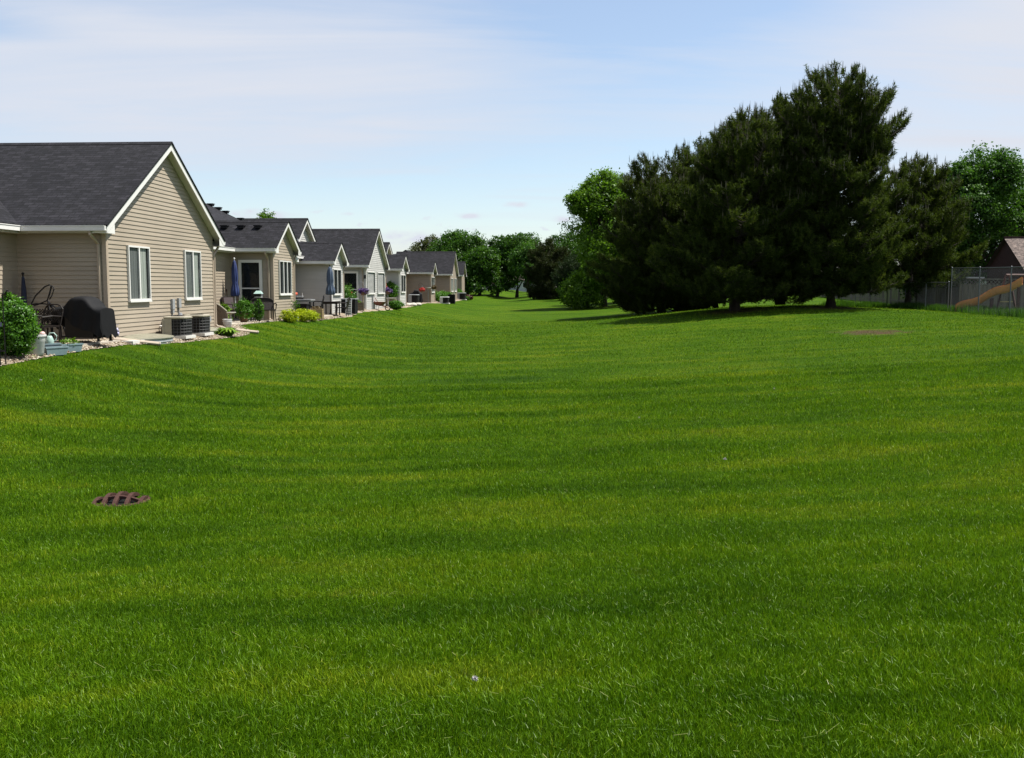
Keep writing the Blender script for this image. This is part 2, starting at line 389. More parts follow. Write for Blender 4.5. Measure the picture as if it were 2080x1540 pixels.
    m.build('trunk', 'bark', o, True)
    tp, td, tc = np.array(tp), np.array(td), np.array(tc); n = len(tp)
    idx = np.repeat(np.arange(n), kn); nn = len(idx)
    D = unit(td[idx] * .55 + unit(rg.normal(size=(nn, 3))) * .9)
    ax = td[idx] * (rg.random(nn) * 1.9 * needle - 1.3 * needle)[:, None]; B = tp[idx] + ax
    Ln = needle * (.7 + .6 * rg.random(nn))[:, None]; W = unit(np.cross(D, rg.normal(size=(nn, 3)))) * needle * .085
    q = np.stack([B - W, B + W, B + D * Ln], 1).reshape(-1, 3)
    T = np.clip((rg.random(n) * .7)[idx] + rg.normal(size=nn) * .12, 0, 1); mi = np.zeros(nn, int)
    if candles:
        ci = np.where(tc)[0]; C = []
        for i in ci:
            for k in range(1 if rg.random() < .6 else 3):
                p = tp[i] + rg.normal(size=3) * np.array([.07, .07, .03]); hgt = .22 + .34 * rg.random() ** 1.5; w = .020
                for a in (0, 2.09, 4.19):
                    p1 = p + w * np.array([math.cos(a), math.sin(a), 0]); p2 = p + w * np.array([math.cos(a + 2.09), math.sin(a + 2.09), 0])
                    C += [p1, p2, p + np.array([rg.normal() * .01, 0, hgt])]
        q = np.concatenate([q, np.array(C)]); mi = np.concatenate([mi, np.ones(len(C) // 3, int)]); T = np.concatenate([T, np.zeros(len(C) // 3)])
    np_mesh('crown', q, 3, [mat, 'candle'], o, T, mi)
    return o

# ------------------------------------------------------------------ lawn
def vec_stripes(t):
    """shared colour pattern of the mown turf: returns (colour fac 0..1, dirt fac, litter fac)"""
    g = t.n('ShaderNodeNewGeometry'); pos = g.outputs['Position']
    s0 = t.n('ShaderNodeSeparateXYZ'); t.l(pos, s0.inputs[0]); X, Y = s0.outputs[0], s0.outputs[1]
    dX = t.math('ADD', X, 10.17); dY = t.math('SUBTRACT', Y, 24.6)
    ss_ = t.math('ADD', t.math('MULTIPLY', dX, .0559), t.math('MULTIPLY', dY, .99844))       # along the house row
    tt = t.math('SUBTRACT', dX, t.math('MULTIPLY', dY, .056))                                # away from the houses
    arc = t.math('SUBTRACT', 1.0, t.math('POWER', 2.718, t.math('MULTIPLY', t.math('MAXIMUM', t.math('SUBTRACT', tt, 3.5), 0.0), -.19)))
    amp = t.mapr(ss_, -12, 4, 2.6, .3)
    warp = t.noise(.14, 2, pos)
    yy = t.math('ADD', t.math('SUBTRACT', ss_, t.math('MULTIPLY', arc, amp)), t.math('MULTIPLY', warp.outputs[0], 2.4))
    st = t.math('SINE', t.math('MULTIPLY', yy, 2 * math.pi / 2.35)); st2 = t.math('SINE', t.math('MULTIPLY', yy, 2 * math.pi / 1.05))  # mow stripes: light off leaning blades, painted as colour bands
    cb = t.n('ShaderNodeCombineXYZ'); t.l(t.math('MULTIPLY', tt, .22), cb.inputs[0]); t.l(t.math('MULTIPLY', yy, 1.5), cb.inputs[1])
    n1 = t.noise(1.0, 4, cb.outputs[0], .62); n2 = t.noise(.24, 3, pos); n3 = t.noise(5, 4, pos, .65); n4 = t.noise(.75, 3, pos)
    fade = t.mapr(X, -6, 6, 1.0, .35)
    f = t.math('MULTIPLY', t.math('ADD', t.math('MULTIPLY', st, .10), t.math('MULTIPLY', st2, .045)), fade)
    f = t.math('ADD', f, t.math('MULTIPLY', t.math('SUBTRACT', n1.outputs[0], .5), 1.05))
    f = t.math('ADD', f, t.math('MULTIPLY', t.math('SUBTRACT', n2.outputs[0], .5), .70))
    f = t.math('ADD', f, t.math('MULTIPLY', t.math('SUBTRACT', n4.outputs[0], .5), .40))
    f = t.math('ADD', f, t.math('MULTIPLY', t.math('SUBTRACT', n3.outputs[0], .5), .45))
    s2 = t.n('ShaderNodeSeparateXYZ'); t.l(pos, s2.inputs[0])
    dx = t.math('DIVIDE', t.math('SUBTRACT', s2.outputs[0], 12.4), 1.15); dy = t.math('DIVIDE', t.math('SUBTRACT', s2.outputs[1], 33.6), 1.75)
    r = t.math('SQRT', t.math('ADD', t.math('POWER', dx, 2), t.math('POWER', dy, 2)))
    nd = t.noise(2.6, 4, pos)
    r = t.math('ADD', r, t.math('MULTIPLY', t.math('SUBTRACT', nd.outputs[0], .5), 3.0))
    dirt = t.mapr(r, .55, 1.05, .95, 0)
    for px, py, pr in ((16.8, 51.4, 2.0), (11.9, 52.0, 2.1), (9.8, 62.0, 2.0), (17.0, 62.0, 1.8)):     # needle litter at the pine trunks
        d = t.math('SQRT', t.math('ADD', t.math('POWER', t.math('SUBTRACT', s2.outputs[0], px), 2), t.math('POWER', t.math('SUBTRACT', s2.outputs[1], py), 2)))
        d = t.math('ADD', d, t.math('MULTIPLY', t.math('SUBTRACT', nd.outputs[0], .5), 2.4)); dirt = t.math('MAXIMUM', dirt, t.mapr(d, pr * .4, pr, .85, 0))
    th = t.noise(3.1, 4, pos, .7); dirt = t.math('MAXIMUM', dirt, t.mapr(th.outputs[0], .60, .76, 0, .5))    # thin spots with dead thatch
    return t.math('ADD', f, .5), dirt, pos
def lawn_material():
    t = NT('mown_turf'); f, dirt, pos = vec_stripes(t)
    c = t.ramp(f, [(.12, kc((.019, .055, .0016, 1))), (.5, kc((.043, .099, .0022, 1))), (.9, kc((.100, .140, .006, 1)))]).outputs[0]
    fine = t.noise(38, 4, pos, .7); med = t.noise(6, 4, pos, .65)
    c = t.mix(1, c, t.ramp(fine.outputs[0], [(.28, (.45, .45, .45, 1)), (.72, (1.6, 1.55, 1.5, 1))]).outputs[0], 'MULTIPLY')
    c = t.mix(1, c, t.ramp(med.outputs[0], [(.3, (.8, .8, .8, 1)), (.7, (1.2, 1.2, 1.2, 1))]).outputs[0], 'MULTIPLY')
    br = t.ramp(fine.outputs[0], [(.3, kc((.045, .030, .016, 1))), (.7, kc((.115, .080, .045, 1)))]).outputs[0]
    c = t.mix(dirt, c, br)
    t.l(c, t.b.inputs['Base Color']); t.b.inputs['Roughness'].default_value = 1; t.b.inputs['Specular IOR Level'].default_value = .05
    t.bump(t.math('ADD', fine.outputs[0], med.outputs[0]), 1.0, .06)
    return t.m
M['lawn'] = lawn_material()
def blade_material():
    t = NT('grass_blades'); t.t.nodes.remove(t.b); f, dirt, pos = vec_stripes(t)
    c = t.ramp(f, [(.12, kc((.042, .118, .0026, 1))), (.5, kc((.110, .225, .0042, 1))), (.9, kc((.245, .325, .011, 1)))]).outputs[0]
    c = t.mix(t.math('MULTIPLY', dirt, .55), c, kc((.14, .10, .03, 1)))
    a = t.n('ShaderNodeAttribute', attribute_name='tint')
    c = t.mix(1, c, t.ramp(a.outputs['Fac'], [(0, (.30, .36, .3, 1)), (.5, (1, 1, 1, 1)), (.9, (1.65, 1.45, 1.6, 1)), (.97, (2.0, 1.5, 2.6, 1)), (1, (3.0, 1.8, 5, 1))]).outputs[0], 'MULTIPLY')
    d = t.n('ShaderNodeBsdfDiffuse'); t.l(c, d.inputs[0]); tr = t.n('ShaderNodeBsdfTranslucent')
    t.l(t.mix(1, c, (1.2, 1.25, .7, 1), 'MULTIPLY'), tr.inputs[0])
    m = t.n('ShaderNodeMixShader'); m.inputs[0].default_value = .30; t.l(d.outputs[0], m.inputs[1]); t.l(tr.outputs[0], m.inputs[2])
    gl = t.n('ShaderNodeBsdfGlossy'); gl.inputs['Roughness'].default_value = .4; gl.inputs[0].default_value = (.7, .75, .6, 1)
    m2 = t.n('ShaderNodeMixShader'); m2.inputs[0].default_value = .014; t.l(m.outputs[0], m2.inputs[1]); t.l(gl.outputs[0], m2.inputs[2])
    t.l(m2.outputs[0], t.out.inputs[0]); return t.m
M['blade'] = blade_material()

def grid_sheet(name, xs, ys, zf, mat):
    nx, ny = len(xs), len(ys); XX, YY = np.meshgrid(xs, ys); Z = zf(XX, YY)
    V = np.stack([XX, YY, Z], -1).reshape(-1, 3); me = bpy.data.meshes.new(name)
    F = [(j * nx + i, j * nx + i + 1, (j + 1) * nx + i + 1, (j + 1) * nx + i) for j in range(ny - 1) for i in range(nx - 1)]
    me.from_pydata(V.tolist(), [], F); me.polygons.foreach_set('use_smooth', [True] * len(F)); me.materials.append(M[mat]); me.update()
    o = bpy.data.objects.new(name, me); COL.objects.link(o); o['kind'] = 'structure'; return o
xs = np.unique(np.concatenate([np.linspace(-900, -60, 12), np.linspace(-60, -14, 16), np.linspace(-14, 30, 120), np.linspace(30, 90, 20), np.linspace(90, 900, 12)]))
ys = np.unique(np.concatenate([np.linspace(-30, 0, 10), np.linspace(0, 30, 120), np.linspace(30, 120, 120), np.linspace(120, 260, 40), np.linspace(260, 1500, 14)]))
grid_sheet('lawn', xs, ys, gz, 'lawn')

# edge of the planting bed along the houses (s, t), lawn lies beyond it
EDGE = [(-9, 1.1), (-6.2, .92), (-4.4, .78), (-2.5, .66), (-.25, .66), (2.1, 1.08), (4.4, 1.2), (7.0, 1.3), (8.5, .9), (9.6, .2), (11.4, .10), (13.9, .1), (15.6, .55), (17.4, .8), (22, .8), (24, .95), (27.7, .5), (30, .4), (33, .5), (37, .68), (41, .5), (44, .6), (50.7, .3), (54, .1), (58.2, .3), (62, .7), (66, .6), (74, .6), (80, .5), (84, .5)]
def edge_t(s): return np.interp(s, [e[0] for e in EDGE], [e[1] for e in EDGE])
def to_st(X, Y):
    dx, dy = X - P0[0], Y - P0[1]; return dx * .0559 + dy * .99844, dx * .99844 - dy * .0559

def grass(name, N, Y0, Y1, xr, hgt, wid, seed, power=1.0, cond=None, tall=0, mat='blade'):
    rg = np.random.default_rng(seed); out = []
    # depth drawn with density ~ 1/Y^2 times the width of the view ~ Y
    u = rg.random(N); Y = Y0 * (Y1 / Y0) ** u; X = (rg.random(N) * 2 - 1) * xr * Y
    s, t = to_st(X, Y); k = t > edge_t(s) + .02
    dx, dy = (X - 12.4) / 1.1, (Y - 33.6) / 1.7; rr = np.sqrt(dx * dx + dy * dy); k &= (rr > .9 + .5 * rg.random(N)) | (rg.random(N) < .08)
    for px, py in ((16.8, 51.4), (11.9, 52.0), (9.8, 62.0), (17.0, 62.0)): k &= (np.hypot(X - px, Y - py) > 1.0 + rg.random(N)) | (rg.random(N) < .25)
    gr = np.sqrt(((X + 4.25) / .33) ** 2 + ((Y - 10.42) / .33) ** 2); k &= gr > .93
    if cond is not None: k &= cond(X, Y, rg)
    X, Y = X[k], Y[k]; n = len(X); Z = gz(X, Y) - .005; s, t = to_st(X, Y)
    clumpy = .5 + .5 * np.sin(X * 7.3 + np.sin(Y * 5.1) * 2) * np.sin(Y * 6.7 + np.sin(X * 4.3) * 2)
    near = np.exp(-(((gr[k] - 1.35) / .4) ** 2))
    H = hgt * (.45 + .80 * rg.random(n) + .45 * clumpy * rg.random(n) + .9 * near * (Y > 10.35)); W = wid * (.7 + .6 * rg.random(n)) * np.maximum(1, Y / 7)
    patch = .5 + .5 * np.sin(X * 2.1 + 1.7 * np.sin(Y * 1.3 + 1)) * np.sin(Y * 2.6 + 1.5 * np.sin(X * 1.7)); H = H * (.78 + .6 * patch ** 2)
    sgn = np.sign(np.sin(s * 2 * math.pi / 1.15 + 1.3 * np.sin(X * .25)))
    az = rg.random(n) * 2 * math.pi; ln = .15 + .60 * rg.random(n) ** 1.7
    lx = np.cos(az) * ln + .06 * sgn; ly = np.sin(az) * ln
    fa = rg.random(n) * math.pi; wx, wy = np.cos(fa) * W * .5, np.sin(fa) * W * .5
    B = np.stack([X, Y, Z], -1); Wv = np.stack([wx, wy, 0 * wx], -1)
    Mid = B + np.stack([lx * H * .35, ly * H * .35, H * .58], -1); Tip = B + np.stack([lx * H, ly * H, H * (1 - .30 * ln)], -1)
    T = np.clip(rg.normal(.42, .24, n), 0, .9); dead = rg.random(n) < .045; T = np.where(dead, .95 + .05 * rg.random(n), T)
    q1 = np.stack([B - Wv, B + Wv, Mid + Wv * .8], 1); q2 = np.stack([B - Wv, Mid + Wv * .8, Mid - Wv * .8], 1); q3 = np.stack([Mid - Wv * .8, Mid + Wv * .8, Tip], 1)
    return np.concatenate([q1, q2, q3]).reshape(-1, 3), np.concatenate([T, T, T])
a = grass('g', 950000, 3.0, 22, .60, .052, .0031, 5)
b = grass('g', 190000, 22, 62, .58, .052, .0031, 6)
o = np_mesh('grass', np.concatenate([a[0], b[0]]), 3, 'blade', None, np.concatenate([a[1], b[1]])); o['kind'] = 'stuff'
# clippings lying on the turf
def clippings(n, seed):
    rg = np.random.default_rng(seed); Y = 3.1 * (16 / 3.1) ** rg.random(n); X = (rg.random(n) * 2 - 1) * .58 * Y; s, t = to_st(X, Y); k = t > edge_t(s) + .2
    X, Y = X[k], Y[k]; n = len(X); Z = gz(X, Y) + .05 + .015 * rg.random(n); az = rg.random(n) * 6.283; L = .02 + .045 * rg.random(n) ** 2; w = .0010
    d = np.stack([np.cos(az), np.sin(az), rg.normal(size=n) * .25], -1) * L[:, None]; p = np.stack([-np.sin(az), np.cos(az), 0 * az], -1) * w
    B = np.stack([X, Y, Z], -1); return np.stack([B - p, B + p, B + d + p, B + d - p], 1).reshape(-1, 3), rg.random(n)
M['clip'] = foliage('dry_clippings', (.09, .18, .02, 1), (.17, .25, .045, 1), (.30, .31, .10, 1), .3)
c, ct = clippings(1500, 8); o = np_mesh('grass_clippings', c, 4, 'clip', None, ct); o['kind'] = 'stuff'

# ------------------------------------------------------------------ houses
LAP = .112
def lap_wall(m, O, U, Nn, z0, z1, fl, fr, off=.015):
    """horizontal lap siding: each course stands out at its lower edge"""
    O, U, Nn = Vector(O), Vector(U), Vector(Nn); z = z0
    P = lambda u, zz, w: O + U * u + Nn * w + Vector((0, 0, zz))
    while z < z1 - 1e-4:
        zt = min(z + LAP, z1); a, b = fl(z), fr(z); c, d = fl(zt), fr(zt)
        if b - a < .01: break
        if d < c: c = d = (c + d) / 2
        m.face([P(a, z, off), P(b, z, off), P(d, zt, .002), P(c, zt, .002)])
        m.face([P(a, z, -.004), P(b, z, -.004), P(b, z, off), P(a, z, off)])
        z = zt
def slab(m, pts, u, v, th=.05):
    """roof sheet: pts top polygon; uv along unit vectors u, v"""
    pts = [Vector(p) for p in pts]; u, v = Vector(u).normalized(), Vector(v).normalized()
    nrm = (pts[1] - pts[0]).cross(pts[2] - pts[0]).normalized()
    if nrm.z < 0: pts = pts[::-1]; nrm = -nrm
    bot = [p - Vector((0, 0, th)) for p in pts]
    m.face(pts, 0, [(p.dot(u), p.dot(v)) for p in pts]); m.face(bot[::-1])
    for i in range(len(pts)):
        j = (i + 1) % len(pts); m.face([pts[i], bot[i], bot[j], pts[j]])
def house(label, s0, rz=0, zoff=0, cat='house'):
    X, Y = row(s0, 0); return thing('house', label, cat, (X, Y, zoff), ROWA)
def window(h, s0, axis, a0, a1, z0, z1, plane, panes=2, inner='curtain', frame_w=.045, sill=True):
    """axis 'y': in a wall facing the lawn at x=plane; axis 'x': in a wall facing the camera at y=plane"""
    def P(a, w, z): return (plane + w, a - s0, z) if axis == 'y' else (a, plane - w - s0, z)
    def bx(m, a, b, w0, w1, za, zb):
        p, q = P(a, w0, za), P(b, w1, zb); c = [(p[i] + q[i]) / 2 for i in range(3)]; d = [abs(p[i] - q[i]) for i in range(3)]; m.box(c, d)
    m = MB(); fw = frame_w
    bx(m, a0, a0 + fw, .017, .075, z0, z1); bx(m, a1 - fw, a1, .017, .075, z0, z1)
    bx(m, a0 + fw, a1 - fw, .017, .075, z1 - fw, z1); bx(m, a0 + fw, a1 - fw, .017, .075, z0, z0 + fw)
    w = (a1 - a0 - 2 * fw) / panes
    for i in range(1, panes):
        c = a0 + fw + w * i; bx(m, c - .035, c + .035, .017, .072, z0 + fw, z1 - fw)
    if sill: bx(m, a0 - .008, a1 + .008, .017, .09, z0 - .045, z0 - .002)
    win = m.build('window', 'white', h)
    for i in range(panes):
        m = MB(); e = .036 if panes > 1 else 0
        l = a0 + fw + w * i + (e if i else 0); r = a0 + fw + w * (i + 1) - (e if i < panes - 1 else 0)
        m.face([P(l, .055, z0 + fw), P(r, .055, z0 + fw), P(r, .055, z1 - fw), P(l, .055, z1 - fw)]); m.build('pane', 'glass', win)
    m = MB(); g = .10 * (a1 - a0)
    m.face([P(a0 + fw, .019, z0 + fw), P(a1 - fw, .019, z0 + fw), P(a1 - fw, .019, z1 - fw), P(a0 + fw, .019, z1 - fw)]); m.build('shade_backing', 'dark', win)  # black sheet on the wall, paints the darkness of the room
    if inner:
        m = MB(); parts = [(a0 + fw + g * .3, a1 - fw - g)] if inner == 'blind' else [(a0 + fw, a0 + fw + (a1 - a0) * .40), (a0 + fw + (a1 - a0) * .47, a1 - fw - g)]
        for q, (l, r) in enumerate(parts):
            m = MB(); m.face([P(l, .03, z0 + fw), P(r, .03, z0 + fw), P(r, .03, z1 - fw), P(l, .03, z1 - fw)])
            m.build('blind' if inner == 'blind' else 'curtain', 'screened' if inner == 'curtain' and q == 0 else inner, win)
    return win
def downspout(h, s0, x, y, zt, zb, dx, dy, side):
    """gutter elbow, wall pipe and a kick at the foot"""
    m = MB(); r = .042
    m.tube([(x + dx, y - s0 + dy, zt), (x + dx, y - s0 + dy, zt - .10), (x, y - s0, zt - .34), (x, y - s0, zb + .16), (x + side[0] * .05, y - s0 + side[1] * .05, zb + .09), (x + side[0] * .25, y - s0 + side[1] * .25, zb + .04)], r, 8)
    m.build('downspout', 'tantrim', h, False)
def wing(h, s0, r0, r1, w0, w1, zb, ze, pitch, tb, mat, tf=.25, roofback=None, tw=0.0, side=True, spouts=(1, 1)):
    """a gabled wing: face at x=tw towards the lawn; ridge runs straight back"""
    sm = (r0 + r1) / 2; zr = ze + pitch * (r1 - r0) / 2; rb = tb if roofback is None else roofback
    zs = ze - .20                                             # soffit level
    m = MB()
    def fl(z):
        return w0 - s0 if z <= zs + .1 else max(w0 - s0, (z - ze + .12) / pitch + r0 - s0)
    def fr(z):
        return w1 - s0 if z <= zs + .1 else min(w1 - s0, r1 - s0 - (z - ze + .12) / pitch)
    lap_wall(m, (tw, 0, 0), (0, 1, 0), (1, 0, 0), zb, zr - .16, fl, fr, .018)
    if side:
        lap_wall(m, (0, w0 - s0, 0), (1, 0, 0), (0, -1, 0), zb, zs + .02, lambda z: tb, lambda z: tw, .024)
        lap_wall(m, (0, w1 - s0, 0), (1, 0, 0), (0, 1, 0), zb, zs + .02, lambda z: tb, lambda z: tw)
    m.build('wall', mat, h)
    for w, sg in ((w0, -1), (w1, 1)):
        m = MB(); m.box((tw - .03, w - s0 + sg * .006, (zb + zs) / 2), (.105, .05, zs - zb)); m.box((tw + .014, w - s0 - sg * .045, (zb + zs) / 2), (.022, .075, zs - zb))
        m.build('corner_post', 'tantrim' if mat != 'grey' else 'white', h)
    m = MB()
    for ra in (r0, r1):
        sg = 1 if ra == r0 else -1
        slab(m, [(tf + .03, ra - s0 - sg * .03, ze - .03 * pitch), (tf + .03, sm - s0, zr), (rb, sm - s0, zr), (rb, ra - s0 - sg * .03, ze - .03 * pitch)], (1, 0, 0), (0, 1, sg * pitch), .04)
    rf = m.build('roof', 'shingle', h)
    m = MB(); q = .15; hh = zr + .012
    for sg in (-1, 1):
        m.face([(tf + .03, sm - s0, hh), (tf + .03, sm - s0 + sg * q, hh - q * pitch), (rb, sm - s0 + sg * q, hh - q * pitch), (rb, sm - s0, hh)], 0, [(0, 0), (0, .15), (8, .15), (8, 0)])
    m.build('ridge_cap', 'shingle', rf)
    # rake boards with boxed returns
    m = MB(); x0, x1 = tf - .03, tf
    for ra, wa, sg in ((r0, w0, 1), (r1, w1, -1)):
        A = lambda x, y, z: (x, y - s0, z)
        k = .19
        # board
        pts = [(ra, ze - .045), (sm, zr - .045), (sm, zr - .045 - k), (ra + sg * .02, ze - .045 - k + .02 * pitch)]
        for x, rev in ((x1, False), (x0, True)):
            f = [A(x, *p) for p in pts]; m.face(f if (sg > 0) == rev else f[::-1])
        for i in range(4):
            p, n = pts[i], pts[(i + 1) % 4]; m.face([A(x1, *p), A(x0, *p), A(x0, *n), A(x1, *n)])
        # boxed return: closes the eave end
        rt = [(ra, ze - .05), (ra, zs - .02), (wa + sg * .02, zs - .02), (wa + sg * .02, ze - .06 - k + pitch * abs(wa + sg * .02 - ra))]
        m.face([A(tf - .006, *p) for p in (rt if sg < 0 else rt[::-1])])
        m.face([A(tf - .006, ra, zs - .02), A(tf - .006, wa, zs - .02), A(tw, wa, zs - .02), A(tw, ra, zs - .02)])
        m.face([A(tf - .006, ra, zs - .02), A(tw - .2, ra, zs - .02), A(tw - .2, ra, ze - .05), A(tf - .006, ra, ze - .05)])
    m.build('fascia', 'white', h)
    m = MB()
    for ra, wa, sg in ((r0, w0, 1), (r1, w1, -1)):
        y0 = ra - s0
        m.face([(tf - .03, y0, ze - .17), (tf - .03, sm - s0, zr - .17), (tw, sm - s0, zr - .17), (tw, y0, ze - .17)])     # rake soffit
        m.face([(tw, y0, zs - .005), (tw, wa - s0, zs - .005), (tb, wa - s0, zs - .005), (tb, y0, zs - .005)])              # eave soffit
        m.face([(tw, y0 + sg * .01, zs - .005), (tb, y0 + sg * .01, zs - .005), (tb, y0 + sg * .01, ze - .05), (tw, y0 + sg * .01, ze - .05)])
    m.build('soffit', 'soffit', h)
    for ra, sg in ((r0, -1), (r1, 1)):
        m = MB(); L = tf - tb - .02; y = ra - s0 + sg * .055
        for c, d in (((0, -.055), (.012, .10)), ((0, .055), (.012, .10))): pass
        xm = (tf - .01 + tb) / 2
        m.box((xm, y, ze - .16), (L, .09, .015)); m.box((xm, y + sg * .05, ze - .105), (L, .012, .125)); m.box((xm, y - sg * .05, ze - .105), (L, .012, .125)); m.box((xm, y + sg * .056, ze - .045), (L, .024, .02))
        m.box((tf - .012, y, ze - .105), (.01, .088, .11))
        m.build('gutter', 'white', h)
    if spouts[0]: downspout(h, s0, tw - .16, w0 - .06, zs + .06, zb, 0, (r0 - .05) - (w0 - .06), (.8, -.6))
    if spouts[1]: downspout(h, s0, tw + .03, w1 + .03, zs + .06, zb, -.02, (r1 + .05) - (w1 + .03), (1, .2))
    return zr
def main_block(h, s0, sa, sb, twall, teave, tridge, zb, ze, zr, mat, hipa=0, hipb=0, wa=None, wb=None, depth=4.5):
    m = MB(); zs = ze - .2; wa = sa if wa is None else wa; wb = sb if wb is None else wb
    lap_wall(m, (twall, 0, 0), (0, 1, 0), (1, 0, 0), zb, zs + .02, lambda z: wa - s0, lambda z: wb - s0)
    tback = tridge - depth
    lap_wall(m, (0, wb - s0, 0), (1, 0, 0), (0, 1, 0), zb, zs, lambda z: tback + .4, lambda z: twall)
    lap_wall(m, (0, wa - s0, 0), (1, 0, 0), (0, -1, 0), zb, zs, lambda z: tback + .4, lambda z: twall)
    lap_wall(m, (tback + .4, 0, 0), (0, 1, 0), (-1, 0, 0), zb, zs, lambda z: wa - s0, lambda z: wb - s0)
    m.build('wall', mat, h)
    m = MB(); A = (teave, sa - s0, ze); B = (teave, sb - s0, ze); C = (tridge, sb - hipb - s0, zr); D = (tridge, sa + hipa - s0, zr)
    zbk = ze; E_ = (tback, sa - s0, zbk); F_ = (tback, sb - s0, zbk); sl = (zr - ze) / (teave - tridge)
    slab(m, [A, B, C, D], (0, 1, 0), (-1, 0, sl)); slab(m, [E_, D, C, F_], (0, 1, 0), (1, 0, sl))
    if hipb: slab(m, [B, F_, C], (1, 0, 0), (0, -1, (zr - ze) / hipb))
    if hipa: slab(m, [A, D, E_], (1, 0, 0), (0, 1, (zr - ze) / hipa))
    rf = m.build('roof', 'shingle', h)
    m = MB(); mid = (sa + sb) / 2 - s0; L = sb - sa
    m.box((teave + .05, mid, ze - .16), (.09, L, .015)); m.box((teave + .10, mid, ze - .105), (.012, L, .125)); m.box((teave, mid, ze - .105), (.012, L, .125)); m.box((teave + .106, mid, ze - .045), (.024, L, .02))
    m.build('gutter', 'white', h)
    m = MB(); m.box(((teave + twall) / 2, mid, zs - .005), (abs(teave - twall) + .01, L, .02)); m.box((teave - .02, mid, (ze + zs) / 2 - .02), (.02, L, ze - zs)); m.build('soffit', 'soffit', h)
    return rf
def roof_vents(rf, pts, s0, dirv=(0, 0)):
    for (t, s, z) in pts:
        m = MB(); m.box((t, s - s0, z + .06), (.24, .24, .10)); m.box((t, s - s0, z + .115), (.30, .30, .035)); m.build('vent', 'blackmetal', rf)
ZB = -1.38
# --- tan house with the large gable and the small triple-window gable
h1 = house('nearest tan sided house with a big gable and two curtained windows', 0)
wing(h1, 0, -.42, 7.85, 0, 7.42, ZB, 1.54, .623, -2.3, 'tan', roofback=-6.4, spouts=(1, 1))
wing(h1, 0, 13.58, 17.15, 13.95, 16.8, ZB, 1.54, .64, -1.72, 'tan', roofback=-4.2, spouts=(1, 1))
rfa = main_block(h1, 0, -9, 7.42, -2.3, -1.98, -6.9, ZB, 1.54, 4.60, 'tan', wb=7.41)
rfb = main_block(h1, 0, 7.43, 26.5, -1.72, -1.43, -6.9, ZB, 1.54, 4.62, 'tan', hipb=5, wb=22.8)
window(h1, 0, 'y', 1.12, 2.43, -.36, 1.09, 0); window(h1, 0, 'y', 4.92, 6.2, -.36, 1.11, 0)
window(h1, 0, 'y', 14.62, 16.3, -.30, 1.06, 0, 3, None)
roof_vents(rfb, [(-6.55, 14.8 + i * 1.5, 4.42) for i in range(6)] + [(-6.9 + 5.47 * f, 21.5 + 5 * f - .1, 4.60 - 3.08 * f) for f in (.24, .29, .34, .44, .49, .54, .59)], 0)
roof_vents(rfb, [(-.85 - i * .68, 14.85, 2.33) for i in range(3)], 0)
roof_vents(rfa, [(-6.9, -3.2, 4.58)], 0)
def door(h, s0, y, t0, t1, zb, zt, open_in=True):
    m = MB(); Y = y - s0
    for a, b, za, zb_ in ((t0, t0 + .11, zb, zt), (t1 - .11, t1, zb, zt), (t0 + .11, t1 - .11, zt - .11, zt)): m.box(((a + b) / 2, Y - .05, (za + zb_) / 2), (b - a, .07, zb_ - za))
    m.box(((t0 + t1) / 2, Y - .05, zb + .03), (t1 - t0 - .22, .07, .06))
    d = m.build('door', 'white', h); zm = zb + (zt - zb) * .52
    m = MB(); m.box(((t0 + t1) / 2, Y - .045, zm), (t1 - t0 - .22, .03, .05)); m.build('mid_rail', 'whiteplastic', d)
    m = MB(); m.face([(t0 + .11, Y - .024, zb + .06), (t1 - .11, Y - .024, zb + .06), (t1 - .11, Y - .024, zt - .11), (t0 + .11, Y - .024, zt - .11)]); m.build('shade_backing', 'dark', d)  # black sheet behind the glass, paints the unlit inside
    m = MB(); m.face([(t0 + .11, Y - .04, zb + .06), (t1 - .11, Y - .04, zb + .06), (t1 - .11, Y - .04, zt - .11), (t0 + .11, Y - .04, zt - .11)]); m.build('pane', 'glass', d)
    m = MB(); m.box((t1 - .15, Y - .10, zm - .12), (.025, .05, .14)); m.build('handle', 'blackmetal', d)
    return d
door(h1, 0, 13.95, -1.36, -.42, ZB + .12, 1.06)
m = MB(); m.box((.035, 3.95, -.50), (.09, .17, .30)); m.box((.035, 3.95, -.70), (.07, .11, .12)); m.tube([(.035, 3.93, -.76), (.035, 3.93, -1.42)], .018, 6); m.build('meter_box', 'meter', h1)
m = MB(); m.box((.035, 4.42, -.47), (.09, .18, .28)); m.lathe([(.065, 0), (.075, .03), (.06, .1)], 12, (.05, 4.44, -.86)); m.tube([(.035, 4.42, -.6), (.035, 4.42, -1.3)], .016, 6); m.build('meter_box', 'meter', h1)
m = MB(); m.tube([(.03, 3.2, -.98), (.16, 3.2, -.98), (.2, 3.25, -1.12), (.2, 3.4, -1.4)], .045, 8); m.tube([(.03, 3.02, -1.1), (.12, 3.05, -1.12), (.2, 3.35, -1.36)], .03, 8); m.lathe([(.09, 0), (.10, .04), (.09, .08)], 12, (.07, 3.42, -1.12)); m.build('vent_pipe', 'pvc', h1)
m = MB(); m.box((.04, 6.85, -1.02), (.08, .14, .18)); m.tube([(.05, 6.85, -1.1), (.05, 6.85, -1.35)], .014, 6); m.build('outlet_box', 'meter', h1)
m = MB(); m.box((.012, 3.7, ZB - .05), (.05, 7.4, .12)); m.build('foundation', 'concrete', h1)
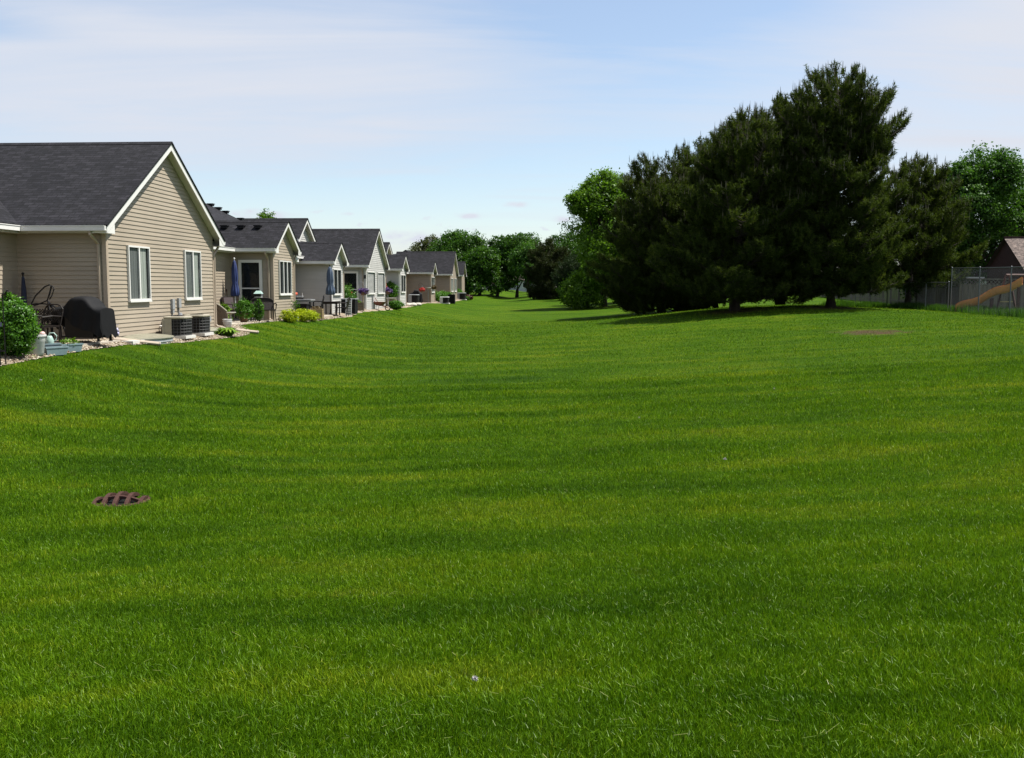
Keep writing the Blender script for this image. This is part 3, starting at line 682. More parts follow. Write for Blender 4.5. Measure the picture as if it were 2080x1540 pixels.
m = MB(); m.tube([(-.1, 17.15, 1.32), (-.02, 17.35, 1.22)], .03, 6); m.lathe([(.03, 0), (.10, -.06), (.11, -.16), (.09, -.18)], 10, (.0, 17.32, 1.22)); m.lathe([(.03, 0), (.10, -.06), (.11, -.16), (.09, -.18)], 10, (.02, 17.12, 1.30)); m.build('floodlight', 'whiteplastic', h1)
# --- grey and white house
h2 = house('pale grey sided house with white corner trim and three gables', 23, 0, -.17)
zb2 = ZB + .17
wing(h2, 23, 23.15, 26.25, 23.5, 25.9, zb2, 1.46, .62, -2.2, 'grey', roofback=-3.8, spouts=(0, 1))
wing(h2, 23, 31.4, 38.0, 31.75, 37.65, zb2, 1.46, .665, -2.2, 'grey', roofback=-5.8, spouts=(1, 1))
wing(h2, 23, 42.8, 45.9, 43.15, 45.55, zb2, 1.46, .62, -2.2, 'grey', roofback=-3.8, spouts=(0, 1))
r2 = main_block(h2, 23, 26.6, 53.5, -2.2, -1.9, -5.7, zb2, 1.46, 3.6, 'grey', hipa=11, hipb=4)
wing(h2, 23, 24.85, 28.25, 25.05, 28.05, 1.3, 2.62, .65, -5.8, 'grey', tf=-1.95, roofback=-5.8, tw=-2.2, spouts=(0, 0))
wing(h2, 23, 46.0, 49.2, 46.3, 48.9, 1.3, 2.45, .62, -5.8, 'grey', tf=-1.5, roofback=-5.8, tw=-1.75, spouts=(0, 0))
window(h2, 23, 'y', 23.72, 25.35, -.20, 1.06, 0, 2, None); window(h2, 23, 'y', 31.95, 34.15, -.22, 1.06, 0, 1, 'blind'); window(h2, 23, 'y', 35.0, 37.2, -.22, 1.06, 0, 1, 'blind')
window(h2, 23, 'y', 43.4, 45.2, -.2, 1.02, 0, 2, None)
door(h2, 23, 31.75, -1.35, -.42, zb2 + .12, 1.06)
m = MB(); m.box((.035, 33.4 - 23, -.55), (.09, .2, .34)); m.tube([(.03, 33.3 - 23, -.7), (.03, 33.3 - 23, -1.15)], .022, 6); m.tube([(.03, 33.55 - 23, -.7), (.03, 33.55 - 23, -1.15)], .022, 6); m.build('meter_box', 'meter', h2)
m = MB(); m.box((.0, 31.55 - 23, .75), (.1, .1, .22)); m.build('lantern', 'blackmetal', h2)
# --- far tan house
h3 = house('farther tan house with one small and one tall gable', 58, 0, -.15)
wing(h3, 58, 58.2, 61.2, 58.55, 60.85, zb2, 1.42, .62, -2.2, 'taupe', roofback=-3.8, spouts=(0, 1))
wing(h3, 58, 72.1, 78.4, 72.5, 78.0, zb2, 1.46, .72, -2.2, 'taupe', roofback=-5.8, spouts=(0, 1))
r3 = main_block(h3, 58, 50.5, 84, -2.2, -1.9, -5.7, zb2, 1.42, 3.62, 'taupe', hipa=26, hipb=3)
window(h3, 58, 'y', 58.75, 60.6, -.3, 1.0, 0, 2, None); window(h3, 58, 'y', 72.9, 74.6, -.3, 1.0, 0, 2, 'curtain'); window(h3, 58, 'y', 75.7, 77.6, -.3, 1.0, 0, 2, 'curtain')
roof_vents(r3, [(-4.0, 73.6, 2.5), (-2.6, 73.6, 2.5)], 58)
m = MB(); m.box((.035, 75.2 - 58, -.6), (.09, .3, .5)); m.build('meter_box', 'meter', h3)
# --- last house of the row
h4 = house('small distant tan house with a brown roof closing the row', 90, 0, -.05); h4.location.x -= 1.0
wing(h4, 90, 92, 96, 92.4, 95.6, ZB, 1.5, .8, -2.5, 'taupe', roofback=-5, spouts=(0, 0))
main_block(h4, 90, 88, 104, -2.2, -1.9, -6, ZB, 1.5, 4.3, 'taupe', hipb=4)

# ------------------------------------------------------------------ beds, slabs, pebbles
def bed():
    m = MB(); S_ = np.arange(-9, 84, .35); T_ = 9
    pts = []
    for s in S_:
        e = float(edge_t(s)) + .05 * math.sin(s * 3.1); rowp = []
        for k in range(T_):
            t = -2.6 + (e + 2.6) * k / (T_ - 1); X, Y = row(s, t); z = float(gz(X, Y)) + .022 - (.035 if k == T_ - 1 else 0)
            rowp.append((X, Y, z))
        pts.append(rowp)
    for i in range(len(S_) - 1):
        for k in range(T_ - 1): m.face([pts[i][k], pts[i][k + 1], pts[i + 1][k + 1], pts[i + 1][k]])
    o = m.build('gravel_bed', gravel_mat(), None, True); o['kind'] = 'structure'
def gravel_mat():
    t = NT('pea_gravel'); g = t.n('ShaderNodeNewGeometry'); v = t.n('ShaderNodeTexVoronoi'); v.inputs['Scale'].default_value = 26; t.l(g.outputs['Position'], v.inputs['Vector'])
    sp = t.n('ShaderNodeSeparateColor'); t.l(v.outputs['Color'], sp.inputs[0])
    c = t.ramp(sp.outputs[0], [(0, kc((.11, .075, .045, 1))), (.4, kc((.24, .18, .115, 1))), (.8, kc((.36, .29, .21, 1))), (1, kc((.46, .40, .33, 1)))]).outputs[0]
    t.l(c, t.b.inputs['Base Color']); t.b.inputs['Roughness'].default_value = .85
    t.bump(t.math('MULTIPLY', v.outputs['Distance'], -1), 1, .03); return t.m
bed()
def pebbles():
    rg = np.random.default_rng(3); n = 9000; s = np.where(rg.random(n) < .55, -7 + 15.5 * rg.random(n), -7 + 30 * rg.random(n)); e = edge_t(s); t = -.25 + (e + .2) * rg.random(n)
    X = P0[0] + t * .99844 + s * .0559; Y = P0[1] - t * .0559 + s * .99844; Z = gz(X, Y) + .026
    r = .012 + .02 * rg.random(n) ** 2; o8 = np.array([(1, 0, 0), (-1, 0, 0), (0, 1, 0), (0, -1, 0), (0, 0, .7), (0, 0, -.7)])
    tri = np.array([(0, 2, 4), (2, 1, 4), (1, 3, 4), (3, 0, 4), (2, 0, 5), (1, 2, 5), (3, 1, 5), (0, 3, 5)]); ang = rg.random(n) * 6.28
    ca, sa = np.cos(ang), np.sin(ang); st = .7 + .9 * rg.random(n)
    V = o8[None] * r[:, None, None]; V = V * np.stack([st, 1 / st, np.ones(n)], -1)[:, None]
    V = np.stack([V[..., 0] * ca[:, None] - V[..., 1] * sa[:, None], V[..., 0] * sa[:, None] + V[..., 1] * ca[:, None], V[..., 2]], -1) + np.stack([X, Y, Z], -1)[:, None]
    M['pebble'] = foliage('pebble_stone', (.14, .095, .06, 1), (.29, .22, .145, 1), (.46, .40, .32, 1), 0)
    o = np_mesh('pebbles', V[:, tri].reshape(-1, 3), 3, 'pebble', None, np.repeat(rg.random(n), 8)); o['kind'] = 'stuff'
pebbles()
def slab_sheet(name, s0, s1, t0, t1, z, mat, th=.10):
    X, Y = row((s0 + s1) / 2, (t0 + t1) / 2); m = MB(); m.box((0, 0, -th / 2), (t1 - t0, s1 - s0, th))
    o = m.build(name, mat); o.location = (X, Y, z); o.rotation_euler = (0, 0, ROWA); o['kind'] = 'structure'; return o
slab_sheet('patio', -3.3, -.05, -2.28, .30, -1.325, 'concrete', .2)
slab_sheet('step_pad', -.02, .85, .03, .62, -1.36, 'paleconcrete', .25)
slab_sheet('patio', 9.5, 13.9, -1.7, .02, -1.30, 'concrete', .2)
slab_sheet('patio', 17.6, 23.4, -2.15, .35, -1.33, 'concrete', .3)
slab_sheet('patio', 26.6, 31.6, -2.1, .1, -1.33, 'concrete', .3)
slab_sheet('patio', 51, 58.4, -2.1, -.2, -1.32, 'concrete', .3)

# ------------------------------------------------------------------ patio objects
def shrub(name, label, s, t, r, hgt, mat='shrub', leaf=.055, n=150, seed=1, z=None, group=None, cat='bush', per=34, stems=True, X=None, Y=None, zb=0, clump=.15):
    if X is None: o = rthing(name, label, cat, s, t, z, 0, group)
    else: o = thing(name, label, cat, (X, Y, float(gz(X, Y))), 0, group)
    rg = np.random.default_rng(seed)
    if stems:
        m = MB()
        for k in range(9):
            a = rg.random() * 6.28; d = r * (.2 + .55 * rg.random()); m.tube(limb_path((.04 * math.cos(a), .04 * math.sin(a), -.02), (d * math.cos(a), d * math.sin(a), hgt * (.5 + .35 * rg.random())), rg, .08), [.014, .012, .010, .007, .003], 5)
        m.build('stem', 'bark', o)
    leaf_cloud('foliage', o, mat, [(0, 0, zb + hgt * .52, r * .88, r * .88, hgt * .46, n), (0, 0, zb + hgt * .5, r * .5, r * .5, hgt * .3, n // 4)], leaf, seed, clump, per, .72, cutz=.01)
    return o
shrub('round_bush', 'large round bright green bush at the left picture edge beside the white pot', -5.0, .36, .54, 1.20, 'shrub', .050, 460, 11, per=46, clump=.11)
def plant_pot(name, label, s, t, r, h, mat, z=None, rim=True):
    o = rthing(name, label, 'pot', s, t, z); m = MB()
    m.lathe([(r * .70, 0), (r * .73, h * .12), (r * .745, h * .13), (r * .77, h * .28), (r * .785, h * .29), (r * .81, h * .45), (r * .825, h * .46), (r * .85, h * .62), (r * .865, h * .63), (r * .95, h * .94), (r * .95, h * .95), (r * .86, h * .95), (r * .8, h * .75)], 24); m.build('pot_body', mat, o, True)
    m = MB(); m.lathe([(r * .95, h * .93), (r * 1.03, h * .93), (r * 1.03, h), (r * .9, h), (r * .88, h * .93)], 20, cap=False); m.build('rim', mat, o)
    for k in range(0): pass
    return o
p = plant_pot('plant_pot', 'tall white ribbed pot beside the round bush', -4.25, .46, .21, .43, 'whiteplastic')
def window_box(label, s, t, rz, soil=True, plant=0, seed=1):
    o = rthing('planter_box', label, 'planter', s, t, None, rz, 'grey blue planter boxes at the patio edge')
    m = MB(); L, W, H = .52, .19, .18; e = .012
    m.taper((0, 0, 0), (L * .84, W * .75), (L * .97, W * .95), H - .02); m.build('trough', 'planterblue', o)
    m = MB()
    for c, d in (((0, W / 2 - .01, H - .012), (L + .02, .025, .028)), ((0, -W / 2 + .01, H - .012), (L + .02, .025, .028)), ((L / 2, 0, H - .012), (.02, W - .045, .028)), ((-L / 2, 0, H - .012), (.02, W - .045, .028))): m.box(c, d)
    m.build('rim', 'planterblue', o)
    m = MB(); m.box((0, 0, H - .018), (L * .93, W * .80, .012)); m.build('soil', 'terracotta', o)
    if plant: leaf_cloud('foliage', o, 'hosta', [(0, 0, H + .05, .20, .07, .06, 14)], .05, seed, .3, 14)
    return o
PB = [(-3.55, .32, R_(50)), (-3.75, .60, R_(62)), (-2.95, .52, R_(62))]
window_box('grey blue planter box under the green watering can', *PB[0])
window_box('grey blue planter box nearest the lawn, standing on the gravel', *PB[1])
window_box('grey blue planter box with seedlings growing in it', *PB[2], plant=1)
def watering_can(s, t, z):
    o = rthing('watering_can', 'pale green plastic watering can standing in a planter box', 'watering can', s, t, z, R_(200)); m = MB()
    m.lathe([(.075, 0), (.085, .03), (.085, .10), (.06, .16), (.045, .19)], 14); m.build('can_body', 'greenplastic', o, True)
    m = MB(); m.tube([(.07, 0, .03), (.15, 0, .10), (.21, 0, .19)], [.024, .018, .014], 8); m.lathe([(.014, 0), (.04, .03)], 10, (.21, 0, .19)); m.build('spout', 'greenplastic', o, True)
    m = MB(); m.tube([(-.06, 0, .06), (-.13, 0, .10), (-.14, 0, .19), (-.09, 0, .25), (-.01, 0, .25), (.03, 0, .18)], .013, 7); m.build('handle', 'greenplastic', o, True)
X, Y = row(-3.50, .36); watering_can(-3.50, .36, float(gz(X, Y)) + .162)
o = rthing('globe_stake', 'pink frosted globe on a short stake behind the planter boxes', 'globe light', -3.35, .12); m = MB(); m.ball((0, 0, .33), .062, 12); m.build('globe', 'pink', o, True); m = MB(); m.tube([(0, 0, -.05), (0, 0, .28)], .012, 6); m.build('stake', 'meter', o)
def iron_hook(label, s, t, h, flower=True):
    o = rthing('garden_stake', label, 'garden stake', s, t); m = MB(); m.tube([(0, 0, -.1), (0, 0, h)], .010, 6); m.build('rod', 'blackmetal', o)
    m = MB()
    m.tube([(-.02, 0, h), (.03, -.02, h + .04), (.09, -.05, h + .05), (.14, -.08, h + .12)], [.01, .03, .022, .008], 6); m.tube([(.09, -.05, h + .05), (.07, -.04, h - .05)], .008, 5); m.tube([(.02, -.01, h + .03), (-.02, 0, h - .05)], .008, 5); m.tube([(.12, -.07, h + .10), (.17, -.09, h + .10)], .012, 5); m.build('ornament', 'blackmetal', o)
    return o
iron_hook('thin black garden stake with a dark animal ornament in front of the round bush', -6.0, .84, 1.33)
o = rthing('garden_stake', 'black pole with a low crossbar at the left edge in front of the bush', 'garden stake', -6.2, .84); m = MB(); m.tube([(0, 0, -.1), (0, 0, .78)], .022, 7); m.box((0, 0, .30), (.2, .03, .03)); m.build('rod', 'blackmetal', o); m = MB(); m.box((0, 0, .80), (.10, .10, .08)); m.build('cap', 'navy', o)
def patio_chair(name, label, s, t, rz, mat='bronze', w=.58, wide=False, z=None, arms=True, back_h=.92, cushion=False, group=None):
    o = rthing(name, label, 'chair', s, t, z, rz, group); d = .52; sh = .42
    m = MB(); m.box((0, 0, sh), (w, d, .045)); m.build('seat', mat, o)
    bk = MB(); n = 9; fr = []
    for i in range(n):
        u = i / (n - 1) * 2 - 1; fr.append((u * w / 2 * .98, -d / 2 - .10, sh + (back_h - sh) * (1 - .22 * u ** 4)))
    path = [(-w / 2, -d / 2, sh)] + [(-w / 2, -d / 2 - .08, back_h * .78)] + fr + [(w / 2, -d / 2 - .08, back_h * .78), (w / 2, -d / 2, sh)]
    bk.tube(path, .017, 6)
    if mat == 'bronze':
        for k in range(-5, 6):
            for sg in (-1, 1):
                x0 = k * w / 9; pts = []
                for q in (0, .5, 1):
                    xx = x0 + sg * (q - .5) * .28
                    if abs(xx) < w / 2: pts.append((xx, -d / 2 - .10 * q - .005 * sg, sh + .08 + (back_h * .86 - sh - .08) * q))
                if len(pts) > 1: bk.tube(pts, .011, 4)
    else:
        bk.face([(-w / 2, -d / 2, sh), (w / 2, -d / 2, sh), (w / 2, -d / 2 - .09, back_h * .80), (-w / 2, -d / 2 - .09, back_h * .80)])
        for i in range(n - 1): bk.face([(fr[i][0], -d / 2 - .09, back_h * .80), (fr[i + 1][0], -d / 2 - .09, back_h * .80), fr[i + 1], fr[i]])
    bk.build('backrest', mat, o)
    for a in (-1, 1):
        for b in (-1, 1):
            m = MB(); m.tube([(a * w / 2 * .92, b * d / 2 * .92, sh), (a * w / 2, b * d / 2 * 1.08, 0)], [.02, .014], 6); m.build('leg', mat, o)
        if arms:
            m = MB(); m.tube([(a * w / 2, -d / 2 - .04, .64), (a * (w / 2 + .04), 0, .66), (a * (w / 2 + .03), d / 2, .64), (a * (w / 2), d / 2, sh)], [.02, .026, .024, .018], 6); m.build('armrest', mat, o)
    if cushion: m = MB(); m.box((0, -d / 2 + .02, sh + .25), (w * .85, .12, .46), 0, 0, ('X', .15)); m.build('cushion', 'cushion', o)
    return o
patio_chair('patio_chair', 'bronze metal patio chair with a lattice back beside the covered grill', -2.15, -.55, R_(160), z=-1.325)
patio_chair('patio_chair', 'bronze metal patio chair half hidden behind the round bush', -1.35, -1.15, R_(190), z=-1.325)
def tube_frame():
    o = rthing('tube_frame', 'bent black loops of metal tubing standing behind the patio chair', 'metal frame', -1.0, -1.0, -1.325); m = MB()
    # long leaning loop
    A = [(-.42, 0, .92), (-.30, 0, 1.12), (-.08, .02, 1.33), (.05, .02, 1.38), (.09, 0, 1.34), (.04, 0, 1.16), (-.02, 0, 1.00), (-.18, 0, .93), (-.34, 0, .88)]
    m.tube(A, .017, 7, closed=True); m.build('loop', 'blackmetal', o)
    m = MB(); m.tube([(.09, .05, 1.36), (.14, .04, 1.28), (.08, .04, 1.12), (.02, .04, 1.02), (.04, .05, 1.22)], .014, 6, closed=True); m.build('loop', 'blackmetal', o)
    m = MB(); m.tube([(-.02, 0, .98), (.16, 0, .84), (.34, 0, .60)], .02, 6); m.tube([(0, 0, .98), (-.05, .05, .5), (-.12, .10, 0)], .018, 6); m.tube([(0, 0, .98), (.12, -.1, .5), (.2, -.2, 0)], .018, 6); m.tube([(.0, 0, .98), (.2, .2, .5), (.3, .3, 0)], .018, 6); m.build('stand', 'blackmetal', o)
tube_frame()
def closed_umbrella(label, s, t, h, r, mat, z=None, base=True, tilt=0, low=.35, pole='whiteplastic'):
    o = rthing('patio_umbrella', label, 'umbrella', s, t, z, 0); o.rotation_euler = (0, tilt, ROWA); m = MB()
    wob = lambda q, zz: 1 + .16 * math.cos(8 * q + zz * 2) + .06 * math.sin(3 * q + zz * 5)
    lo = h * low
    m.lathe([(r * .78, lo), (r, lo + .05), (r * .92, lo + (h - lo) * .18), (r * .60, lo + (h - lo) * .36), (r * .72, lo + (h - lo) * .5), (r * .62, lo + (h - lo) * .75), (r * .35, h * .965), (r * .10, h * .99)], 40, wob=wob); m.build('canopy', mat, o, True)
    m = MB(); m.lathe([(r * .64, 0), (r * .66, .04), (r * .64, .08)], 20, (0, 0, lo + (h - lo) * .34), cap=False); m.build('tie_strap', mat, o, True)
    m = MB(); m.tube([(0, 0, 0), (0, 0, h + .03)], .02, 8); m.ball((0, 0, h + .04), .035, 8); m.build('pole', pole, o)
    if base: m = MB(); m.lathe([(.24, 0), (.24, .03), (.10, .07), (.035, .10), (.03, .30)], 20); m.build('base', 'blackmetal', o)
    return o
closed_umbrella('dark blue folded umbrella leaning in the shaded wall corner of the near house', -.26, -2.02, 1.62, .085, 'navy', -1.33, False, .0, .05, 'blackmetal')
def grill(label, s, t, rz, L=1.15, mat='black', z=None, skirt=.30, seed=2, bag=False):
    o = rthing('covered_grill', label, 'grill', s, t, z, rz); rg = np.random.default_rng(seed); W = .58
    m = MB(); NU, NV = 34, 30; V = []
    for i in range(NU):
        u = i / (NU - 1); x = (u - .5) * L; lid = math.exp(-((u - .52) / .27) ** 4)
        top = .86 + .26 * lid - .03 * u; endr = min(1, .35 + 4.5 * u, .35 + 4.5 * (1 - u)); end_drop = .0
        for j in range(NV):
            v = j / (NV - 1); side = -1 if v < .5 else 1; k = abs(v - .5) * 2
            hem = (skirt + .44 - .62 * u + .04 * math.sin(9 * u)) if side < 0 and skirt > .2 else skirt + .05 - .08 * u
            fold = .016 * math.sin(u * 26 + 3 * k) + .012 * math.sin(u * 11 + seed)
            if k < .42: y = side * W / 2 * (k / .42) * .92; zz = top - .05 * (k / .42) ** 3
            else:
                w = (k - .42) / .58; y = side * (W / 2 * .92 + .06 * w + fold * w * 2); zz = top - .05 - (top - .05 - hem) * w
            V.append((x * (1 + .02 * k), y * (.80 + .20 * endr), zz))
    F = [(i * NV + j, (i + 1) * NV + j, (i + 1) * NV + j + 1, i * NV + j + 1) for i in range(NU - 1) for j in range(NV - 1)]
    m.raw(V, F)
    for i, base in ((0, skirt + .06), (NU - 1, .16)):
        col = V[i * NV:(i + 1) * NV]; x = col[0][0]; sg = -1 if i == 0 else 1
        low = [(x + sg * .05, p[1], min(p[2], base + .05 * math.sin(q * .9))) for q, p in enumerate(col)]
        b = len(m.v); m.v.extend(col); m.v.extend(low)
        for j in range(NV - 1): m.f.append((b + j, b + j + 1, b + NV + j + 1, b + NV + j)); m.mi.append(0); m.uv.append([(0, 0)] * 4)
    m.build('cover', mat, o, True)
    m = MB(); m.box((0, 0, .46), (L * .62, W * .72, .62)); m.build('cabinet', 'blackmetal', o)
    for a in (-1, 1):
        for b in (-1, 1): m = MB(); m.box((a * L * .42, b * W * .36, .40), (.045, .045, .68)); m.lathe([(.045, -.012), (.05, 0), (.045, .012)], 12, (a * L * .42, b * W * .36, .05)); m.build('leg', 'blackmetal', o)
    m = MB(); m.box((0, 0, .14), (L * .84, W * .7, .03)); m.build('shelf', 'blackmetal', o)
    return o
grill('near grill under a draped black cover by the house corner', -1.25, .02, R_(-14), 1.3, z=-1.325)
o = rthing('plastic_bag', 'small lavender bag hanging at the covered grill end', 'bag', -1.1, .72); m = MB(); m.taper((0, 0, .30), (.07, .05), (.10, .07), .10); m.taper((0, 0, .40), (.10, .07), (.05, .03), .10); m.build('bag_body', 'lavender', o, True); m = MB(); m.tube([(-.02, 0, .50), (-.04, 0, .58), (.04, 0, .58), (.02, 0, .50)], .006, 5); m.build('handle', 'lavender', o)
def spout_ext(label, s0, t0, s1, t1, group='ground downspout extensions'):
    x0, y0 = row(s0, t0); x1, y1 = row(s1, t1); o = thing('drain_pipe', label, 'drain pipe', (x0, y0, float(gz(x0, y0))), 0, group); m = MB()
    pts = [((x1 - x0) * u, (y1 - y0) * u, float(gz(x0 + (x1 - x0) * u, y0 + (y1 - y0) * u)) - float(gz(x0, y0)) + .055) for u in (0, .33, .66, 1)]
    m.tube(pts, [.05, .048, .048, .05], 8); m.build('pipe', 'tantrim', o)
    m = MB(); m.tube([pts[3], tuple(np.array(pts[3]) + .1 * (np.array(pts[3]) - np.array(pts[2])))], .058, 8); m.build('end_cuff', 'acbeige', o)
spout_ext('tan drain pipe lying from the near house corner towards the window well', -.05, .12, .75, .95)
spout_ext('tan drain pipe lying across the gravel past the yellow green plant', 7.2, .35, 8.2, 1.15)
spout_ext('tan drain pipe lying behind the small tree in the blue pot', 14.2, .18, 15.3, .30)
def window_well(label, s, r, dep):
    o = rthing('window_well', label, 'window well', s, .03, -1.43, 0, 'covered window wells by the house wall'); n = 22; m = MB()
    arc = [(dep * math.sin(math.pi * k / n), -r * math.cos(math.pi * k / n)) for k in range(n + 1)]
    for lv, (z0, z1) in enumerate(((-.25, -.02), (-.02, .03), (.03, .07))):
        w = (0, .02, 0)[lv]
        for k in range(n): a, b = arc[k], arc[k + 1]; m.face([(a[0] * (1 + w), a[1] * (1 + w), z0), (b[0] * (1 + w), b[1] * (1 + w), z0), (b[0], b[1], z1), (a[0], a[1], z1)])
    m.build('ring', 'ring', o)
    m = MB(); rings = [(1.04, .075), (1.03, .10), (.85, .13), (.5, .165), (.02, .18)]
    for q in range(len(rings) - 1):
        (f0, z0), (f1, z1) = rings[q], rings[q + 1]
        for k in range(n):
            a, b = arc[k], arc[k + 1]; m.face([(a[0] * f0, a[1] * f0, z0), (b[0] * f0, b[1] * f0, z0), (b[0] * f1, b[1] * f1, z1), (a[0] * f1, a[1] * f1, z1)])
    m.build('cover', 'coverplastic', o, True)
window_well('window well with a weathered plastic cover below the first curtained window', 1.55, 1.15, .85)
window_well('darker window well cover near the downspout beyond the air conditioners', 6.0, .95, .72)
def ac_unit(label, s, t, w=.68, h=.62, rz=0, z=None, top='acbeige', guard=True):
    o = rthing('air_conditioner', label, 'air conditioner', s, t, z, rz, 'outdoor air conditioner units')
    m = MB(); m.box((0, 0, .04), (w * 1.1, w * 1.1, .08)); m.build('base_pad', 'paleconcrete', o)
    m = MB(); c = w / 2 - .02
    m.tube([(0, 0, .08), (0, 0, h - .04)], .01, 4)
    n = 24; prof = [(c * math.copysign(min(1, abs(math.cos(2 * math.pi * k / n)) * 1.22), math.cos(2 * math.pi * k / n)), c * math.copysign(min(1, abs(math.sin(2 * math.pi * k / n)) * 1.22), math.sin(2 * math.pi * k / n))) for k in range(n)]
    vs = [(x, y, z_) for z_ in (.08, h - .05) for x, y in prof]; m.raw(vs, [(k, (k + 1) % n, n + (k + 1) % n, n + k) for k in range(n)] + [tuple(range(n, 2 * n))]); m.build('coil', 'coil', o)
    if guard:
        m = MB(); g = 1.03
        for q in range(6):
            z_ = .10 + (h - .18) * q / 5; m.tube([(x * g, y * g, z_) for x, y in prof], .0055, 4, closed=True)
        for k in range(n): x, y = prof[k]; m.tube([(x * g, y * g, .08), (x * g, y * g, h - .05)], .0045, 4)
        m.build('wire_guard', 'acwire', o)
    m = MB(); m.box((-w / 2 + .03, -w / 2 + .16, h / 2 + .02), (.05, .34, h - .12)); m.box((-w / 2 + .16, -w / 2 + .03, h / 2 + .02), (.22, .05, h - .12)); m.build('corner_panel', top, o)
    m = MB(); g = 1.09; e = 1.02
    vs = [(x * e, y * e, h - .05) for x, y in prof] + [(x * g, y * g, h - .03) for x, y in prof] + [(x * g, y * g, h) for x, y in prof] + [(x * .96, y * .96, h + .02) for x, y in prof]
    m.raw(vs, [(l * n + k, l * n + (k + 1) % n, (l + 1) * n + (k + 1) % n, (l + 1) * n + k) for l in range(3) for k in range(n)] + [tuple(range(3 * n, 4 * n))]); m.build('top_cap', top, o)
    m = MB(); m.lathe([(c * .62, h + .021), (c * .62, h + .032), (c * .1, h + .045)], 18); m.build('fan_grille', 'coil', o)
    return o
ac_unit('dark gridded air conditioner with a beige cap, the nearer of the pair', 3.05, .55, .66, .60)
ac_unit('dark gridded air conditioner second from the meters, behind its twin', 4.55, .52, .66, .60)
def tuft_plant(name, label, s, t, r, h, mat, n=60, leaf=.14, seed=3, cat='plant', z=None, group=None):
    o = rthing(name, label, cat, s, t, z, 0, group); rg = np.random.default_rng(seed); az = rg.random(n) * 6.283; L = r * (.6 + .6 * rg.random(n)); hh = h * (.5 + .6 * rg.random(n)); w = leaf * .28
    B = np.zeros((n, 3)) + rg.normal(size=(n, 3)) * np.array([r * .15, r * .15, 0]); d = np.stack([np.cos(az), np.sin(az), 0 * az], -1); p = np.stack([-np.sin(az), np.cos(az), 0 * az], -1) * w
    up = np.zeros((n, 3)); up[:, 2] = hh; M1 = B + d * (L * .5)[:, None] + up; T1 = B + d * L[:, None] + up * .62; B[:, 2] = 0
    q = np.concatenate([np.stack([B - p * .3, B + p * .3, M1 + p, M1 - p], 1), np.stack([M1 - p, M1 + p, T1 + p * .15, T1 - p * .15], 1)]).reshape(-1, 3); t_ = rg.random(n)
    np_mesh('leaves', q, 4, mat, o, np.concatenate([t_, t_])); return o
tuft_plant('hosta', 'low yellow green plant in the gravel in front of the air conditioners', 5.75, 1.02, .34, .26, 'hosta', 130, .17, 4)
o = rthing('bucket', 'white plastic bucket on the gravel by the second patio', 'bucket', 8.0, .22); m = MB(); m.lathe([(.125, 0), (.15, .30), (.15, .305), (.14, .305), (.12, .04)], 20); m.build('bucket_body', 'whiteplastic', o, True); m = MB(); m.lathe([(.152, .22), (.16, .225), (.16, .245), (.152, .25)], 20, cap=False); m.lathe([(.152, .285), (.16, .288), (.16, .305), (.152, .306)], 20, cap=False); m.build('rim', 'whiteplastic', o); m = MB(); m.tube([(-.155, 0, .25), (-.15, -.12, .16), (0, -.2, .12), (.15, -.12, .16), (.155, 0, .25)], .006, 5); m.build('handle', 'steel', o)
def curved_screen():
    o = rthing('wooden_screen', 'brown wooden screen with a curved sloping top beside the downspout', 'screen', 8.35, -.22, -1.34, 0); m = MB(); n = 9; W = .62
    for k in range(n):
        x0 = -W / 2 + W * k / n; u = (k + .5) / n; h = .42 + .42 * math.cos(u * 1.35) ; m.box((x0 + W / n / 2, 0, h / 2), (W / n - .006, .03, h))
    m.build('board_panel', 'brownwood', o)
    m = MB(); pts = [(-W / 2 + W * k / 10, 0, .42 + .42 * math.cos(k / 10 * 1.35) + .012) for k in range(11)]; m.tube(pts, .022, 6); m.build('top_rail', 'acbeige', o)
    for x in (-.31, .31): m = MB(); m.box((x, .02, .2), (.045, .045, .5)); m.build('post', 'brownwood', o)
curved_screen()
shrub('leafy_plant', 'yellow green leafy plant growing behind the curved wooden screen', 9.3, -.35, .26, .78, 'hosta', .07, 40, 21, cat='plant')
o = rthing('bird_bath', 'small pale bird bath bowl between the screen and the bucket', 'bird bath', 8.9, .02); m = MB(); m.lathe([(.03, .40), (.14, .43), (.19, .47), (.17, .475), (.08, .45), (.02, .445)], 18); m.build('bowl', 'stone', o, True); m = MB(); m.tube([(0, 0, 0), (0, 0, .41)], [.05, .03], 8); m.build('pedestal', 'stone', o)
o = rthing('garden_pole', 'thin brown pole leaning on the sunlit recessed wall', 'pole', 13.2, -1.52, -1.33, 0); m = MB(); m.tube([(0, 0, 0), (-.10, .02, 1.15)], .018, 6); m.build('shaft', 'brownwood', o); m = MB(); m.tube([(-.10, .02, 1.15), (-.108, .022, 1.25)], .024, 6); m.build('grip', 'darkwood', o)
closed_umbrella('bright blue closed patio umbrella beside the white storm door', 13.2, -1.28, 2.35, .155, 'blue', -1.30, True, 0, .40, 'whiteplastic')
patio_chair('patio_chair', 'dark chair with a mauve cushion under the blue umbrella', 12.4, -1.10, R_(250), 'wicker', .62, z=-1.30, cushion=True)
o = rthing('flower_pot', 'clay pot of red flowers by the white storm door', 'flower pot', 12.8, -.75, -1.30); m = MB(); m.lathe([(.10, 0), (.15, .26), (.16, .26), (.16, .30), (.13, .30)], 14); m.build('pot_body', 'terracotta', o, True); m = MB(); m.tube([(0, 0, .28), (0, 0, .50)], .012, 5); m.build('stem', 'shrub', o); leaf_cloud('blossoms', o, 'redshrub', [(0, 0, .55, .15, .15, .12, 16)], .05, 7, .3, 12)
